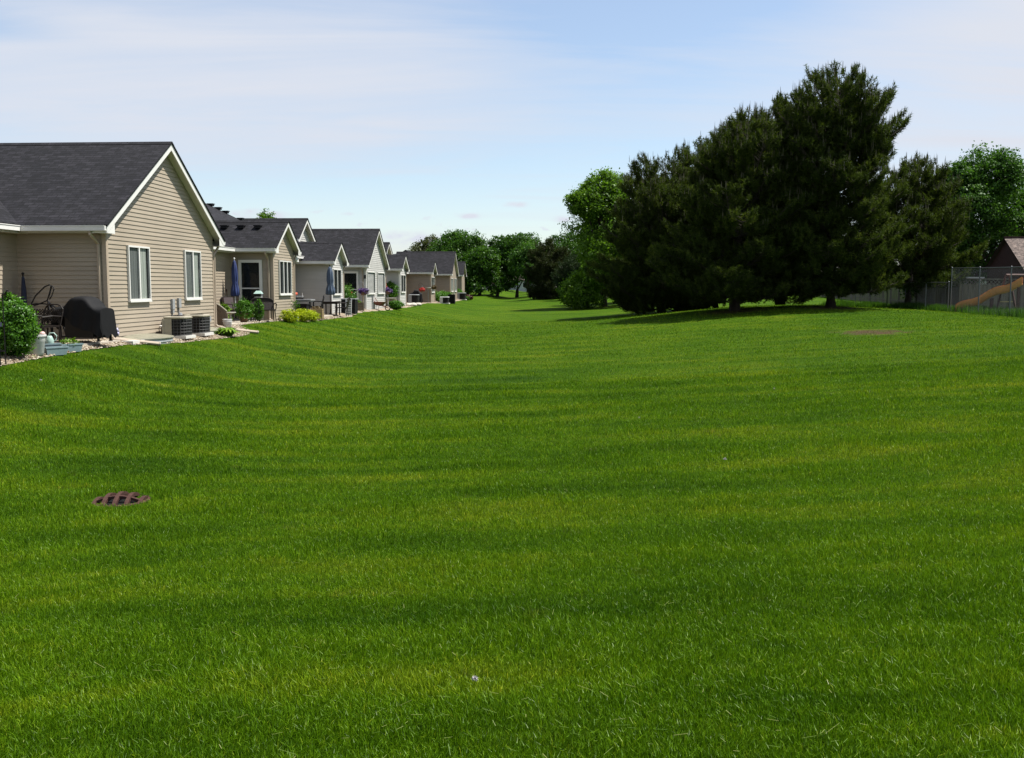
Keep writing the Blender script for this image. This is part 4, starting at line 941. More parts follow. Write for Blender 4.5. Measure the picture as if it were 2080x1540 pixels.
b1 = shrub('potted_bush', 'rounded bush in a brown pot in front of the storm door', 11.6, -.42, .31, .86, 'shrub', .045, 150, 31, z=-1.30)
m = MB(); m.lathe([(.13, 0), (.19, .30), (.2, .30), (.2, .33), (.15, .33)], 16); m.build('pot', 'terracotta', b1, True)
shrub('potted_bush', 'smaller bush right behind the rounded potted bush', 12.5, -.16, .20, .80, 'shrub', .045, 80, 32, z=-1.30)
o = rthing('bird_feeder', 'bird feeder with a green roof on a thin black pole', 'bird feeder', 12.0, .02, -1.30); m = MB(); m.tube([(0, 0, 0), (0, 0, .92)], .010, 6); m.build('pole', 'blackmetal', o); m = MB(); m.box((0, 0, .99), (.16, .14, .12)); m.build('hopper', 'blackmetal', o); m = MB(); m.taper((0, 0, 1.05), (.30, .26), (.16, .04), .11); m.build('roof', 'greenplastic', o); m = MB(); m.box((0, 0, .925), (.24, .2, .018)); m.build('tray', 'whiteplastic', o)
patio_chair('patio_loveseat', 'dark wicker loveseat seen from behind on the second patio', 13.0, -.12, R_(205), 'wicker', .86, z=-1.30, back_h=.88)
o = rthing('fire_bowl', 'small dark red fire bowl between the bush and the loveseat', 'fire bowl', 12.55, -.45, -1.30); m = MB(); m.lathe([(.05, .14), (.17, .20), (.21, .30), (.19, .30), (.05, .19)], 16); m.build('bowl', 'rustred', o, True)
for a in (0, 2.1, 4.2): m = MB(); m.tube([(.1 * math.cos(a), .1 * math.sin(a), .17), (.17 * math.cos(a), .17 * math.sin(a), 0)], .014, 5); m.build('leg', 'blackmetal', o)
def potted_tree():
    o = rthing('potted_tree', 'small spindly tree in a glazed blue pot', 'potted tree', 15.55, .40); m = MB(); m.lathe([(.07, 0), (.12, .08), (.125, .18), (.105, .22), (.09, .20)], 18); m.build('pot', 'bluepot', o, True)
    rg = np.random.default_rng(4); m = MB(); m.tube([(0, 0, .18), (.02, 0, .5), (0, .02, .8)], [.014, .010, .005], 5)
    for k in range(10): a = rg.random() * 6.28; m.tube([(.01, 0, .38 + .04 * k), (.17 * math.cos(a), .17 * math.sin(a), .5 + .04 * k)], [.006, .003], 4)
    m.build('trunk', 'bark', o); leaf_cloud('crown', o, 'ash', [(0, 0, .66, .20, .20, .22, 26)], .06, 8, .16, 8)
potted_tree()
shrub('lime_shrub', 'lime yellow shrub left of the blue pot against the tan wall', 14.7, .40, .40, .50, 'lime', .045, 90, 41, group='lime yellow shrubs under the triple window')
shrub('lime_shrub', 'lime yellow shrub directly right of the blue pot', 16.3, .52, .46, .50, 'lime', .045, 120, 42, group='lime yellow shrubs under the triple window')
shrub('lime_shrub', 'lime yellow shrub touching the pale wooden crate', 17.3, .60, .38, .42, 'lime', .045, 90, 43, group='lime yellow shrubs under the triple window')
def crate(label, s, t, L, W, H, mat='wood', dead=True, seed=1):
    o = rthing('wooden_crate', label, 'planter', s, t, None, R_(8)); m = MB()
    for k in range(3):
        z = .03 + (H - .04) * (k + .5) / 3; e = (H - .04) / 3 - .012
        m.box((0, -W / 2, z), (L - .08, .022, e)); m.box((0, W / 2, z), (L - .08, .022, e)); m.box((L / 2, 0, z), (.022, W - .08, e)); m.box((-L / 2, 0, z), (.022, W - .08, e))
    m.build('slat_panel', mat, o)
    for a in (-1, 1):
        for b in (-1, 1): m = MB(); m.box((a * L / 2, b * W / 2, H / 2), (.06, .06, H)); m.build('post', mat, o)
    m = MB()
    for c, d in (((0, -W / 2, H + .012), (L + .06, .07, .022)), ((0, W / 2, H + .012), (L + .06, .07, .022)), ((L / 2, 0, H + .012), (.06, W - .08, .022)), ((-L / 2, 0, H + .012), (.06, W - .08, .022))): m.box(c, d)
    m.build('rim', mat, o)
    m = MB(); m.box((0, 0, H - .05), (L - .06, W - .06, .02)); m.build('soil', 'terracotta', o)
    leaf_cloud('foliage', o, 'drybrown' if dead else 'hosta', [(0, 0, H + .06, L * .35, W * .3, .09, 18)], .05, seed, .3, 14); return o
crate('pale wooden crate planter with dry brown plants by the lime shrubs', 18.6, .50, .52, .50, .44)
def patio_table(label, s, t, L, W, H, top, leg, z=None):
    o = rthing('patio_table', label, 'table', s, t, z); m = MB(); m.box((0, 0, H - .025), (L, W, .05)); m.box((0, 0, H - .08), (L * .92, W * .9, .06)); m.build('table_top', top, o)
    for a in (-1, 1):
        for b in (-1, 1): m = MB(); m.box((a * L * .44, b * W * .42, (H - .11) / 2), (.05, .05, H - .11)); m.build('leg', leg, o)
    return o
patio_table('grey topped patio table carrying a red folded canopy', 20.6, -.75, 1.15, .8, .76, 'meter', 'blackmetal', -1.33)
o = rthing('folded_canopy', 'red orange folded canopy lying on the grey patio table', 'canopy', 20.5, -.95, -1.33 + .765, R_(8)); m = MB(); m.tube([(-.36, 0, .17), (-.1, 0, .22), (.08, 0, .26)], [.05, .075, .055], 8); m.build('roll', 'red', o, True); m = MB(); m.box((.18, 0, .13), (.30, .16, .04)); m.tube([(.30, 0, .0), (.30, 0, .3)], .01, 5); m.build('frame', 'whiteplastic', o); m = MB(); m.box((.0, 0, .03), (.7, .3, .05)); m.build('tray', 'black', o)
def bench_box(name, label, s, t, L, W, H, z=None, mat='black', lid='meter', cat='storage box'):
    o = rthing(name, label, cat, s, t, z); m = MB(); m.taper((0, 0, .02), (L * .96, W * .96), (L, W), H - .06); m.build('box_body', mat, o); m = MB(); m.box((0, 0, H - .02), (L * 1.05, W * 1.05, .05)); m.build('lid', lid, o)
    for a in (-1, 1): m = MB(); m.box((a * L * .4, 0, .012), (.06, W * .9, .025)); m.build('foot', lid, o)
    return o
bench_box('storage_box', 'black storage box under the grey patio table', 20.0, -.72, .95, .55, .56, -1.33, 'black', 'black')
bench_box('storage_box', 'dark low box in the shaded corner left of the patio table', 19.6, -1.55, .5, .4, .52, -1.33, 'navy', 'meter')
patio_chair('patio_chair', 'black mesh chair between the patio table and the slate umbrella', 21.4, -.25, R_(100), 'black', .6, z=-1.33)
patio_table('low dark wicker table at the foot of the slate umbrella', 22.6, .18, .75, .75, .66, 'wicker', 'wicker', -1.36)
closed_umbrella('slate blue closed umbrella in front of the pale grey small gable', 22.4, .20, 2.35, .21, 'slate', -1.36, True, 0, .42, 'blackmetal')
patio_chair('patio_chair', 'dark wicker chair beside the slate umbrella table', 22.9, .62, R_(95), 'wicker', .6, z=-1.42)
o = rthing('folded_chair', 'folded white slatted chair leaning by the tall black box', 'chair', 23.9, .72); m = MB()
for k in range(7): m.box((0, .02 * k, .12 + .11 * k), (.26, .015, .07))
m.build('backrest', 'whiteplastic', o)
for a in (-1, 1): m = MB(); m.tube([(a * .14, -.02, 0), (a * .14, .15, .92)], .014, 6); m.build('leg', 'whiteplastic', o)
bench_box('storage_cabinet', 'tall black storage cabinet in front of the large bush', 25.8, .30, .85, .7, .80, None, 'black', 'meter', 'cabinet')
shrub('garden_bush', 'tall fresh green bush left of the first purple hanging basket', 28.6, -.50, .60, 1.42, 'shrub', .06, 170, 51, z=-1.33)
o = rthing('flower_pot', 'orange red geranium beside the first purple basket', 'flower pot', 29.6, -.48, -1.33); m = MB(); m.lathe([(.10, .55), (.15, .80), (.13, .80)], 14); m.tube([(0, 0, 0), (0, 0, .56)], .03, 6); m.build('pot_body', 'terracotta', o, True); leaf_cloud('blossoms', o, 'orangeflower', [(0, 0, 1.02, .14, .14, .14, 22)], .06, 9, .25, 12)
def hanging_basket(label, s, t, z, r, flower, pole, stem=1.2):
    o = rthing('flower_basket', label, 'hanging basket', s, t, None, 0, 'flower baskets on poles along the houses'); X, Y = row(s, t); g = float(gz(X, Y)); h = z - g
    m = MB()
    if stem == 0: m.tube([(0, 0, -.1), (0, 0, h - r * .5)], .025, 7)
    else: m.tube([(-.28, 0, -.1), (-.28, 0, h + .45), (-.22, 0, h + .56), (-.10, 0, h + .58), (0, 0, h + .50), (0, 0, h + .42)], .011, 6)
    m.build('pole', pole, o)
    m = MB(); m.lathe([(r * .45, h - r * .7), (r * .75, h - r * .3), (r * .8, h)], 16); m.build('pot', 'terracotta', o, True)
    if stem:
        m = MB()
        for a in (0, 2.1, 4.2): m.tube([(r * .78 * math.cos(a), r * .78 * math.sin(a), h), (0, 0, h + .42)], .005, 4)
        m.build('hanger', 'meter', o)
    leaf_cloud('blossoms', o, flower, [(0, 0, h + .02, r, r, r * .68, 70)], .06, int(s), .16, 26); return o
hanging_basket('purple flower basket hanging from a hook right of the tall bush', 31.0, .02, -.27, .27, 'purpleflower', 'meter')
crate('tan wooden planter with a little green below the first purple basket', 29.9, .0, .42, .42, .46, 'brownwood', False, 5)
def wheelbarrow():
    o = rthing('wheelbarrow', 'brown wheelbarrow with raised handles in front of the pale grey gable', 'wheelbarrow', 34.0, .35, None, R_(-10)); m = MB()
    m.taper((.0, 0, .30), (.35, .4), (.62, .58), .22); m.build('tray', 'rustred', o)
    for b in (-1, 1): m = MB(); m.tube([(.45, b * .08, .2), (-.1, b * .22, .34), (-.42, b * .26, .78)], .018, 6); m.build('handle', 'rustred', o)
    m = MB(); m.tube([(.5 + .16 * math.cos(a * .52), 0, .17 + .16 * math.sin(a * .52)) for a in range(12)], .03, 6, closed=True); m.build('wheel', 'blackmetal', o)
    for b in (-1, 1): m = MB(); m.tube([(-.12, b * .2, .32), (-.18, b * .22, 0)], .014, 5); m.build('leg', 'whiteplastic', o)
wheelbarrow()
hanging_basket('purple flower basket on a straight white post beside the bird bath', 37.8, .15, -.26, .28, 'purpleflower', 'whiteplastic', 0)
o = rthing('bird_bath', 'wide pale bird bath beneath the second purple basket', 'bird bath', 39.2, .05); m = MB(); m.lathe([(.05, .52), (.3, .56), (.42, .62), (.40, .63), (.1, .59)], 20); m.build('bowl', 'stone', o, True); m = MB(); m.lathe([(.17, 0), (.12, .08), (.07, .3), (.09, .54)], 12); m.build('pedestal', 'stone', o, True)
shrub('low_bush', 'low dark green bush at the lawn edge beneath the second purple basket', 38.4, .55, .50, .55, 'shrub', .07, 130, 61)
tb = shrub('tub_bush', 'bright bush topped by a red bloom, standing in a wooden tub', 43.0, -.62, .55, 1.25, 'shrub', .07, 190, 62, z=-.92)
m = MB(); m.lathe([(.30, -.42), (.40, -.05), (.42, .05), (.36, .08)], 16); m.build('tub', 'brownwood', tb, True)
o = rthing('flower_pot', 'single red geranium high behind the tub bush', 'flower pot', 42.3, -.85, -1.35); m = MB(); m.tube([(0, 0, 0), (0, 0, 1.35)], .02, 5); m.build('post', 'bark', o); leaf_cloud('blossoms', o, 'redflower', [(0, 0, 1.45, .12, .12, .16, 14)], .07, 9, .25, 10)
rg = random.Random(4)
for k in range(7):
    s, t = 45.8 + k * .7, .05 + .28 * rg.random(); o = rthing('edging_stone', 'pale rounded stone in the edging beside the white corner', 'stone', s, t, None, rg.random() * 3, 'pale edging stones'); m = MB(); m.ball((0, 0, .07), .19 + .1 * rg.random(), 8, 0, .55); me = m.build('rock', 'stone', o, True)
ac_unit('dark air conditioner in front of the far covered grill', 52.6, -.5, .8, .72, top='meter', guard=False)
grill('far covered grill with a tall rounded black hood', 55.3, -.75, R_(10), .95, skirt=.10, seed=5)
hanging_basket('red flower basket hanging between the two far tan gables', 57.4, -.55, -.25, .22, 'redflower', 'blackmetal')
hanging_basket('brown basket hanging from a dark hook beside the red one', 58.0, .35, -.05, .22, 'drybrown', 'blackmetal')
o = rthing('bird_bath', 'shallow white bowl on a stem by the brown basket', 'bird bath', 57.7, -.1); m = MB(); m.lathe([(.04, 1.2), (.22, 1.24), (.28, 1.3), (.25, 1.3), (.05, 1.25)], 14); m.build('bowl', 'whiteplastic', o, True); m = MB(); m.tube([(0, 0, 0), (0, 0, 1.21)], .025, 6); m.build('pedestal', 'meter', o)
for k, (s, t) in enumerate(((63.2, -.25), (65.7, -.15), (68.4, -.10))):
    shrub('hedge_bush', ('clipped bush left of the short row before the far tan wall', 'clipped bush in the middle of the far wall row', 'clipped bush at the tall gable end of the row')[k], s, t, .95, .85, 'shrub', .09, 110, 70 + k, group='clipped bushes before the far tan wall')
ac_unit('squat air conditioner with a white cap beside the black bin', 62.0, .75, .78, .60, top='whiteplastic', guard=False)
bench_box('waste_bin', 'black bin standing before the clipped far bushes', 65.2, 1.0, .62, .62, .85, None, 'black', 'blackmetal', 'bin')
ac_unit('air conditioner at the far end of the tan houses', 80.2, .3, .9, .75, top='meter', guard=False)
shrub('garden_bush', 'green bush behind the farthest air conditioner', 82.5, -.6, .8, 1.15, 'shrub', .1, 90, 81)
shrub('red_bush', 'dark red low bush at the far end of the row', 84.5, .6, .55, .55, 'redshrub', .1, 60, 82)
shrub('low_bush', 'small green mound in front of the dark red bush', 82.6, .55, .42, .4, 'shrub', .09, 50, 83)

# ------------------------------------------------------------------ drain grate in the swale
def grate():
    X, Y = -4.25, 10.42; z = float(gz(X, Y)); o = thing('drain_grate', 'round rusty drain grate sunk in the lawn', 'drain grate', (X, Y, z - .062), .12); R = .295; m = MB(); n = 28
    m.lathe([(R * 1.04, .0), (R * 1.04, .07), (R * .94, .08), (R * .92, .0)], n, cap=False); m.build('rim', 'rust', o)
    for k in range(-2, 3):
        x = k * R / 2.5; hw = math.sqrt(max(0, 1 - (x / R) ** 2)) * R * .96; m = MB(); N = 9
        pts = [(x * (1), hw * (2 * i / (N - 1) - 1)) for i in range(N)]
        for i in range(N - 1):
            (xa, ya), (xb, yb) = pts[i], pts[i + 1]; dome = lambda xx, yy: .075 + .085 * max(0, 1 - (xx * xx + yy * yy) / R ** 2)
            w = .021; za, zb = dome(xa, ya), dome(xb, yb)
            m.raw([(xa - w, ya, za), (xa + w, ya, za), (xb + w, yb, zb), (xb - w, yb, zb), (xa - w, ya, za - .04), (xa + w, ya, za - .04), (xb + w, yb, zb - .04), (xb - w, yb, zb - .04)], [(0, 1, 2, 3), (7, 6, 5, 4), (0, 3, 7, 4), (1, 5, 6, 2)])
        m.build('bar', 'rust', o)
    for y in (-.10,):
        hw = math.sqrt(1 - (y / R) ** 2) * R * .95; m = MB(); N = 11; dome = lambda xx, yy: .069 + .085 * max(0, 1 - (xx * xx + yy * yy) / R ** 2)
        for i in range(N - 1):
            xa, xb = hw * (2 * i / (N - 1) - 1), hw * (2 * (i + 1) / (N - 1) - 1); za, zb = dome(xa, y), dome(xb, y); w = .022
            m.raw([(xa, y - w, za), (xb, y - w, zb), (xb, y + w, zb), (xa, y + w, za), (xa, y - w, za - .03), (xb, y - w, zb - .03), (xb, y + w, zb - .03), (xa, y + w, za - .03)], [(0, 1, 2, 3), (7, 6, 5, 4), (0, 4, 5, 1), (3, 2, 6, 7)])
        m.build('cross_bar', 'rust', o)
    m = MB(); m.lathe([(R * .93, .066), (R * .5, .070), (.001, .072)], n, cap=False); m.build('pit_shade_disc', 'dark', o)  # black disc just above the turf, paints the shade below the bars
grate()
FL = [(-.17, 4.32, .017), (2.5, 11.3, .021), (4.92, 18.2, .018), (-8.55, 17.6, .021), (2.0, 15.2, .014)]
FLAB = ['white fluff in the foreground turf just below the picture centre', 'white fluff in the turf right of the centre, about mid lawn', 'white fluff in the turf toward the bare dirt patch', 'white fluff on the lawn edge below the round bush', 'tiny white fluff between the lawn centre and the dirt patch']
for (X, Y, r), lb in zip(FL, FLAB):
    o = thing('seed_fluff', lb, 'seed fluff', (X, Y, float(gz(X, Y)) + .055), 0, 'white seed fluffs caught in the turf'); rg2 = np.random.default_rng(int(Y * 10)); n = 260; d = unit(rg2.normal(size=(n, 3))) * r * (.4 + .8 * rg2.random(n))[:, None] * np.array([1.1, .8, .9]); w = unit(np.cross(d, rg2.normal(size=(n, 3)))) * r * .09
    np_mesh('fluff', np.stack([d * .05 - w, d * .05 + w, d], 1).reshape(-1, 3), 3, 'fluff', o)

# ------------------------------------------------------------------ pines
def prof_of(*pts): return lambda u: float(np.interp(u, [p[0] for p in pts], [p[1] for p in pts]))
prof_tall = prof_of((0, .7), (.07, .9), (.14, 1.02), (.3, 1.10), (.5, .98), (.7, .98), (.84, .95), (.92, .66), (.97, .34), (1, .10))
prof_wide = prof_of((0, .8), (.06, .95), (.2, 1.08), (.45, 1.05), (.65, .96), (.80, .82), (.90, .60), (.96, .36), (1, .12))
GP = 'dark pines standing in a clump on the lawn bank'
pine_tree('pine_tree', 'tallest dark pine of the clump with a broad rounded top', 16.8, 51.6, 12.5, 3.2, prof_tall, 101, group=GP, first=.095, nb=7, trunk_r=.30, sides=lambda az, u: 1.0 + .10 * math.cos(az) * (u < .45))
pine_tree('pine_tree', 'dark pine whose short trunk stands left of the tallest one', 11.9, 52.4, 10.6, 3.7, prof_wide, 102, group=GP, first=.115, nb=7, trunk_r=.27, lean=(1.0, 0))
pine_tree('pine_tree', 'pine hidden behind between the tallest and its left neighbour', 17.0, 62.0, 12.5, 3.7, prof_wide, 103, group=GP, first=.085, spacing=.34, trunk_r=.28)
pine_tree('pine_tree', 'leftmost dark pine of the clump, low boughs touching the lawn', 9.6, 62.5, 10.4, 4.0, prof_wide, 104, group=GP, first=.065, nb=7, spacing=.33, trunk_r=.25, lean=(.8, 0))
pine_tree('pine_tree', 'lower bushy pine over the fence on the outer side of the tallest', 23.3, 57.5, 8.7, 3.3, prof_wide, 105, group=GP, first=.23, nb=7, trunk_r=.20, lean=(.2, 0))
pine_tree('pine_tree', 'pine filling the gap behind the leftmost dark pine', 13.8, 66.0, 11.5, 3.7, prof_wide, 106, group=GP, first=.08, spacing=.36, trunk_r=.24)
# far conifers
pine_tree('spruce_tree', 'reddish brown conifer in front of the distant leafy trees', 4.4, 116, 7.0, 2.9, prof_wide, 107, 'spruce', .03, .5, 7, .30, 20, group='distant conifers', candles=False, spacing=.42, up=.7)
pine_tree('spruce_tree', 'dark rounded conifer right of the reddish one', 7.0, 108, 4.9, 2.3, prof_wide, 108, 'bluespruce', .03, .5, 7, .30, 18, group='distant conifers', candles=False, spacing=.42, up=.6)
pine_tree('spruce_tree', 'small young spruce with layered drooping boughs', 9.0, 106, 2.1, 1.25, prof_of((0, 1.05), (1, .08)), 109, 'bluespruce', .04, .28, 7, .16, 18, group='distant conifers', candles=False, spacing=.25, up=.2)

# ------------------------------------------------------------------ leafy trees
def ball_blobs(h, r, n, seed, base=.28, clumps=60, flat=1.0):
    rg = np.random.default_rng(seed); out = [(0, 0, h * .60, r * .72, r * .72, h * .30, clumps)]
    for k in range(n):
        a = 6.283 * k / n + rg.normal() * .3; u = rg.random(); zc = h * (base + .10 + (.86 - base - .10) * u); rr = r * (.62 if u < .7 else .40)
        q = r * (.36 + .14 * rg.random()); out.append((rr * math.cos(a), rr * math.sin(a), zc, q, q, q * .85 * flat, clumps // 2))
    out.append((0, 0, h * .88, r * .42, r * .42, h * .12, clumps // 2)); return out
leafy_tree('maple_tree', 'bright green maple rising at the left end of the pines', 7.9, 84, 11.6, ball_blobs(11.6, 4.1, 15, 5, .0, 230), 'maple', .19, .26, 201, per=46, clump=.13)
leafy_tree('maple_tree', 'shaded maple in the gap below the bright one', 11.2, 92, 9.0, ball_blobs(9.0, 4.2, 9, 15, .12, 110), 'farleaf', .22, .24, 202, per=40)
leafy_tree('ash_tree', 'tall leafy tree beyond the chain link fence at the right edge', 30.8, 65, 10.3, ball_blobs(10.4, 3.7, 13, 6, .18, 190), 'ash', .16, .2, 203, per=44, clump=.15)
leafy_tree('ash_tree', 'loose branched tree cut off by the right picture edge', 35.0, 66, 8.1, ball_blobs(8.3, 2.4, 8, 7, .40, 120), 'ash', .15, .14, 204, per=34, clump=.2)
leafy_tree('garden_tree', 'dense tree behind the fence below the tall leafy one', 28.9, 66, 5.6, ball_blobs(5.9, 2.9, 8, 8, .08, 170), 'farleaf', .16, .14, 205, per=40)
GF = 'distant leafy trees at the end of the lawn'
FAR = [(-6.6, 146, 8.8, 4.3, 'farleaf', 'distant tree with low crown just right of the last houses'),
       (-2.2, 145, 8.8, 3.6, 'farleaf', 'distant tree with a dark trunk in the middle of the far group'),
       (.7, 143, 9.4, 3.9, 'farleaf', 'distant fuller tree, the tallest of the three far trunks'),
       (-9.5, 165, 10.4, 4.6, 'ash', 'tall distant tree peeping over the last roof'),
       (-14.0, 170, 9.6, 4.0, 'oliveleaf', 'thin olive brown tree above the far tan roof'),
       (3.0, 185, 11.0, 5.5, 'farleaf', 'broad far tree behind the reddish conifer'),
       (9.5, 160, 9.6, 5.0, 'farleaf', 'dark far tree between the conifer and the maple'),
       (-24.5, 150, 8.6, 3.4, 'ash', 'small crown showing above the middle roofs'),
       (-4.6, 138, 6.4, 3.6, 'farleaf', 'low spreading distant tree between the first two far trunks'),
       (2.6, 136, 7.0, 3.4, 'ash', 'lighter distant tree touching the reddish conifer'),
       (-8.5, 158, 7.6, 3.6, 'farleaf', 'distant tree close behind the last roof'),
       (17, 125, 8, 5, 'farleaf', 'far tree seen dark beneath the pine boughs'),
       (-18.5, 74, 7.0, 1.7, 'maple', 'light green treetop showing over the small near gable')]
for i, (X, Y, h, r, mt, lb) in enumerate(FAR):
    leafy_tree('leafy_tree', lb, X, Y, h, ball_blobs(h, r, 10, 20 + i, .12 if mt == 'farleaf' else .26, 110), mt, .27 if Y > 100 else .14, .24, 300 + i, GF, per=30, clump=.16)
# far wood closing the view
def far_wood():
    rg = np.random.default_rng(77); bl = []
    for k in range(46):
        X = -95 + k * 5.2 + rg.normal() * 1.5; Y = 235 + rg.normal() * 12; h = 4.0 + 2.5 * rg.random(); bl.append((X, Y, -.4 + h * .5, 4.2, 4, h * .55, 26))
    o = leaf_cloud('far_wood', None, 'farleaf', bl, .55, 7, .2, 26); o['kind'] = 'stuff'
far_wood()

# ------------------------------------------------------------------ fences
def wood_fence(pts, h, z_of):
    bay = 2.4; P = []
    for a, b in zip(pts, pts[1:]):
        L = math.dist(a, b); n = max(1, round(L / bay))
        for i in range(n): P.append((a[0] + (b[0] - a[0]) * i / n, a[1] + (b[1] - a[1]) * i / n))
    P.append(pts[-1]); x0, y0 = P[0]; o = thing('wooden_fence', 'weathered board fence with a lattice top behind the pines', 'fence', (x0, y0, 0), 0); rg = random.Random(5)
    for i, (x, y) in enumerate(P):
        m = MB(); z = z_of(x, y); m.box((x - x0, y - y0, z + h / 2), (.10, .10, h + .08)); m.build('post', 'fencewood', o)
    for (xa, ya), (xb, yb) in zip(P, P[1:]):
        L = math.dist((xa, ya), (xb, yb)); ang = math.atan2(yb - ya, xb - xa); n = int(L / .15); c, s = math.cos(ang), math.sin(ang); lat = .34
        m = MB()
        for k in range(n):
            u = (k + .5) / n; x, y = xa + (xb - xa) * u, ya + (yb - ya) * u; z = z_of(x, y); hh = h - lat - .02 + rg.uniform(-.006, .006)
            off = .012 if k % 2 else -.012
            m.box((x - x0 - s * off, y - y0 + c * off, z + hh / 2 + .03), (L / n * .97, .02, hh), ang)
        m.build('board_panel', 'fencewood', o)
        zm = (z_of(xa, ya) + z_of(xb, yb)) / 2; tl = math.atan2(z_of(xb, yb) - z_of(xa, ya), L); m = MB(); cx, cy = (xa + xb) / 2 - x0, (ya + yb) / 2 - y0
        for zz, hh in ((h - lat, .07), (h, .06), (.35, .08)): m.box((cx, cy, zm + zz), (L - .1, .06, hh), ang, 0, ('Y', -tl))
        m.build('rail', 'fencewood', o)
        m = MB(); st = .21; N = int(L / st)
        for k in range(N):
            for sg in (-1, 1):
                u0 = k * st + .05; u1 = u0 + (lat - .06) * .9 * 1; ua, ub = (u0, min(u1, L - .06)) if sg > 0 else (min(u1, L - .06), u0)
                za, zb = h - lat + .03, h - .03; f = abs(ub - ua) / (lat - .06) / .9
                q0 = (xa - x0 + c * ua, ya - y0 + s * ua, z_of(xa, ya) + za); q1 = (xa - x0 + c * ub, ya - y0 + s * ub, z_of(xa, ya) + za + (zb - za) * f)
                m.tube([(q0[0] - s * .008 * sg, q0[1] + c * .008 * sg, q0[2]), (q1[0] - s * .008 * sg, q1[1] + c * .008 * sg, q1[2])], .019, 4)
        m.build('lattice_panel', 'fencewood', o)
    return o
zf = lambda x, y: float(gz(x, y)) - .02
wood_fence([(36, 54.0), (25.4, 55.5), (27.5, 68), (29.2, 80), (30.5, 104)], 1.83, zf)
def chain_fence(pts, h, label, bay, mesh_step, rad=.0045, terminal=True):
    P = []
    for a, b in zip(pts, pts[1:]):
        L = math.dist(a, b); n = max(1, round(L / bay))
        for i in range(n): P.append((a[0] + (b[0] - a[0]) * i / n, a[1] + (b[1] - a[1]) * i / n))
    P.append(pts[-1]); x0, y0 = P[0]; o = thing('chain_link_fence', label, 'fence', (x0, y0, 0), 0)
    for x, y in P: m = MB(); z = zf(x, y); m.tube([(x - x0, y - y0, z - .1), (x - x0, y - y0, z + h + .03)], .032, 8); m.ball((x - x0, y - y0, z + h + .03), .038, 6); m.build('post', 'steel', o)
    m = MB(); m.tube([(x - x0, y - y0, zf(x, y) + h) for x, y in P], .022, 8); m.build('top_rail', 'steel', o)
    a, b = np.array(pts[0]), np.array(pts[-1]); L = np.linalg.norm(b - a); d = (b - a) / L; n = int((L + h) / mesh_step); V = []; r = rad
    for k in range(-int(h / mesh_step), int(L / mesh_step) + int(h / mesh_step) + 1):
        for sg in (1, -1):
            u0 = k * mesh_step; lo, hi = 0., h
            # clip the diagonal to the panel 0..L
            u1 = u0 + sg * h
            def clipu(u_a, v_a, u_b, v_b):
                if u_a == u_b: return None
                t0, t1 = 0., 1.
                for lim, sgn in ((0., -1), (L, 1)):
                    fa, fb = sgn * (u_a - lim), sgn * (u_b - lim)
                    if fa > 0 and fb > 0: return None
                    if fa > 0: t0 = max(t0, fa / (fa - fb))
                    elif fb > 0: t1 = min(t1, fa / (fa - fb))
                return t0, t1
            cc = clipu(u0, 0, u1, h)
            if not cc or cc[1] - cc[0] < .02: continue
            qs = []
            for tt in cc:
                u = u0 + (u1 - u0) * tt; v = h * tt; p = a + d * u; qs.append(np.array([p[0] - x0, p[1] - y0, zf(p[0], p[1]) + .04 + v * .985]))
            off = np.array([-d[1], d[0], 0]) * .004 * sg; w = np.array([0, 0, r]); e = np.array([-d[1], d[0], 0]) * r
            A, B = qs[0] + off, qs[1] + off
            V += [A - w, B - w, B + e, A + e, A + e, B + e, B + w, A + w, A + w, B + w, B - e, A - e, A - e, B - e, B - w, A - w]
    np_mesh('wire_mesh', np.array(V), 4, 'wire', o)
    return o
chain_fence([(23.5, 40.0), (23.15, 51.6)], 2.30, 'tall chain link fence in front of the slide', 3.3, .085, .0018)
chain_fence([(23.15, 51.9), (23.6, 70)], 1.55, 'lower chain link fence running on behind the pines', 3.0, .16, .0011)
# tall weeds along the fence foot
def weeds():
    rg = np.random.default_rng(12); n = 24000; Y = 38 + 34 * rg.random(n); X = 23.25 + .05 * np.sin(Y) + rg.normal(size=n) * .28 + np.where(Y < 52, .35 * rg.random(n) * 6, 0); Z = gz(X, Y)
    H = (.12 + .24 * rg.random(n)) * (1.1 + .5 * np.sin(Y * 1.7) * np.sin(Y * .6)); az = rg.random(n) * 6.283; ln = .4 * rg.random(n); w = .012 + .010 * rg.random(n)
    B = np.stack([X, Y, Z], -1); W = np.stack([np.cos(az + 1.5), np.sin(az + 1.5), 0 * az], -1) * w[:, None]; T = B + np.stack([np.cos(az) * ln * H, np.sin(az) * ln * H, H], -1)
    np_mesh('weeds', np.stack([B - W, B + W, T], 1).reshape(-1, 3), 3, 'ash', None, rg.random(n))['kind'] = 'stuff'
weeds()
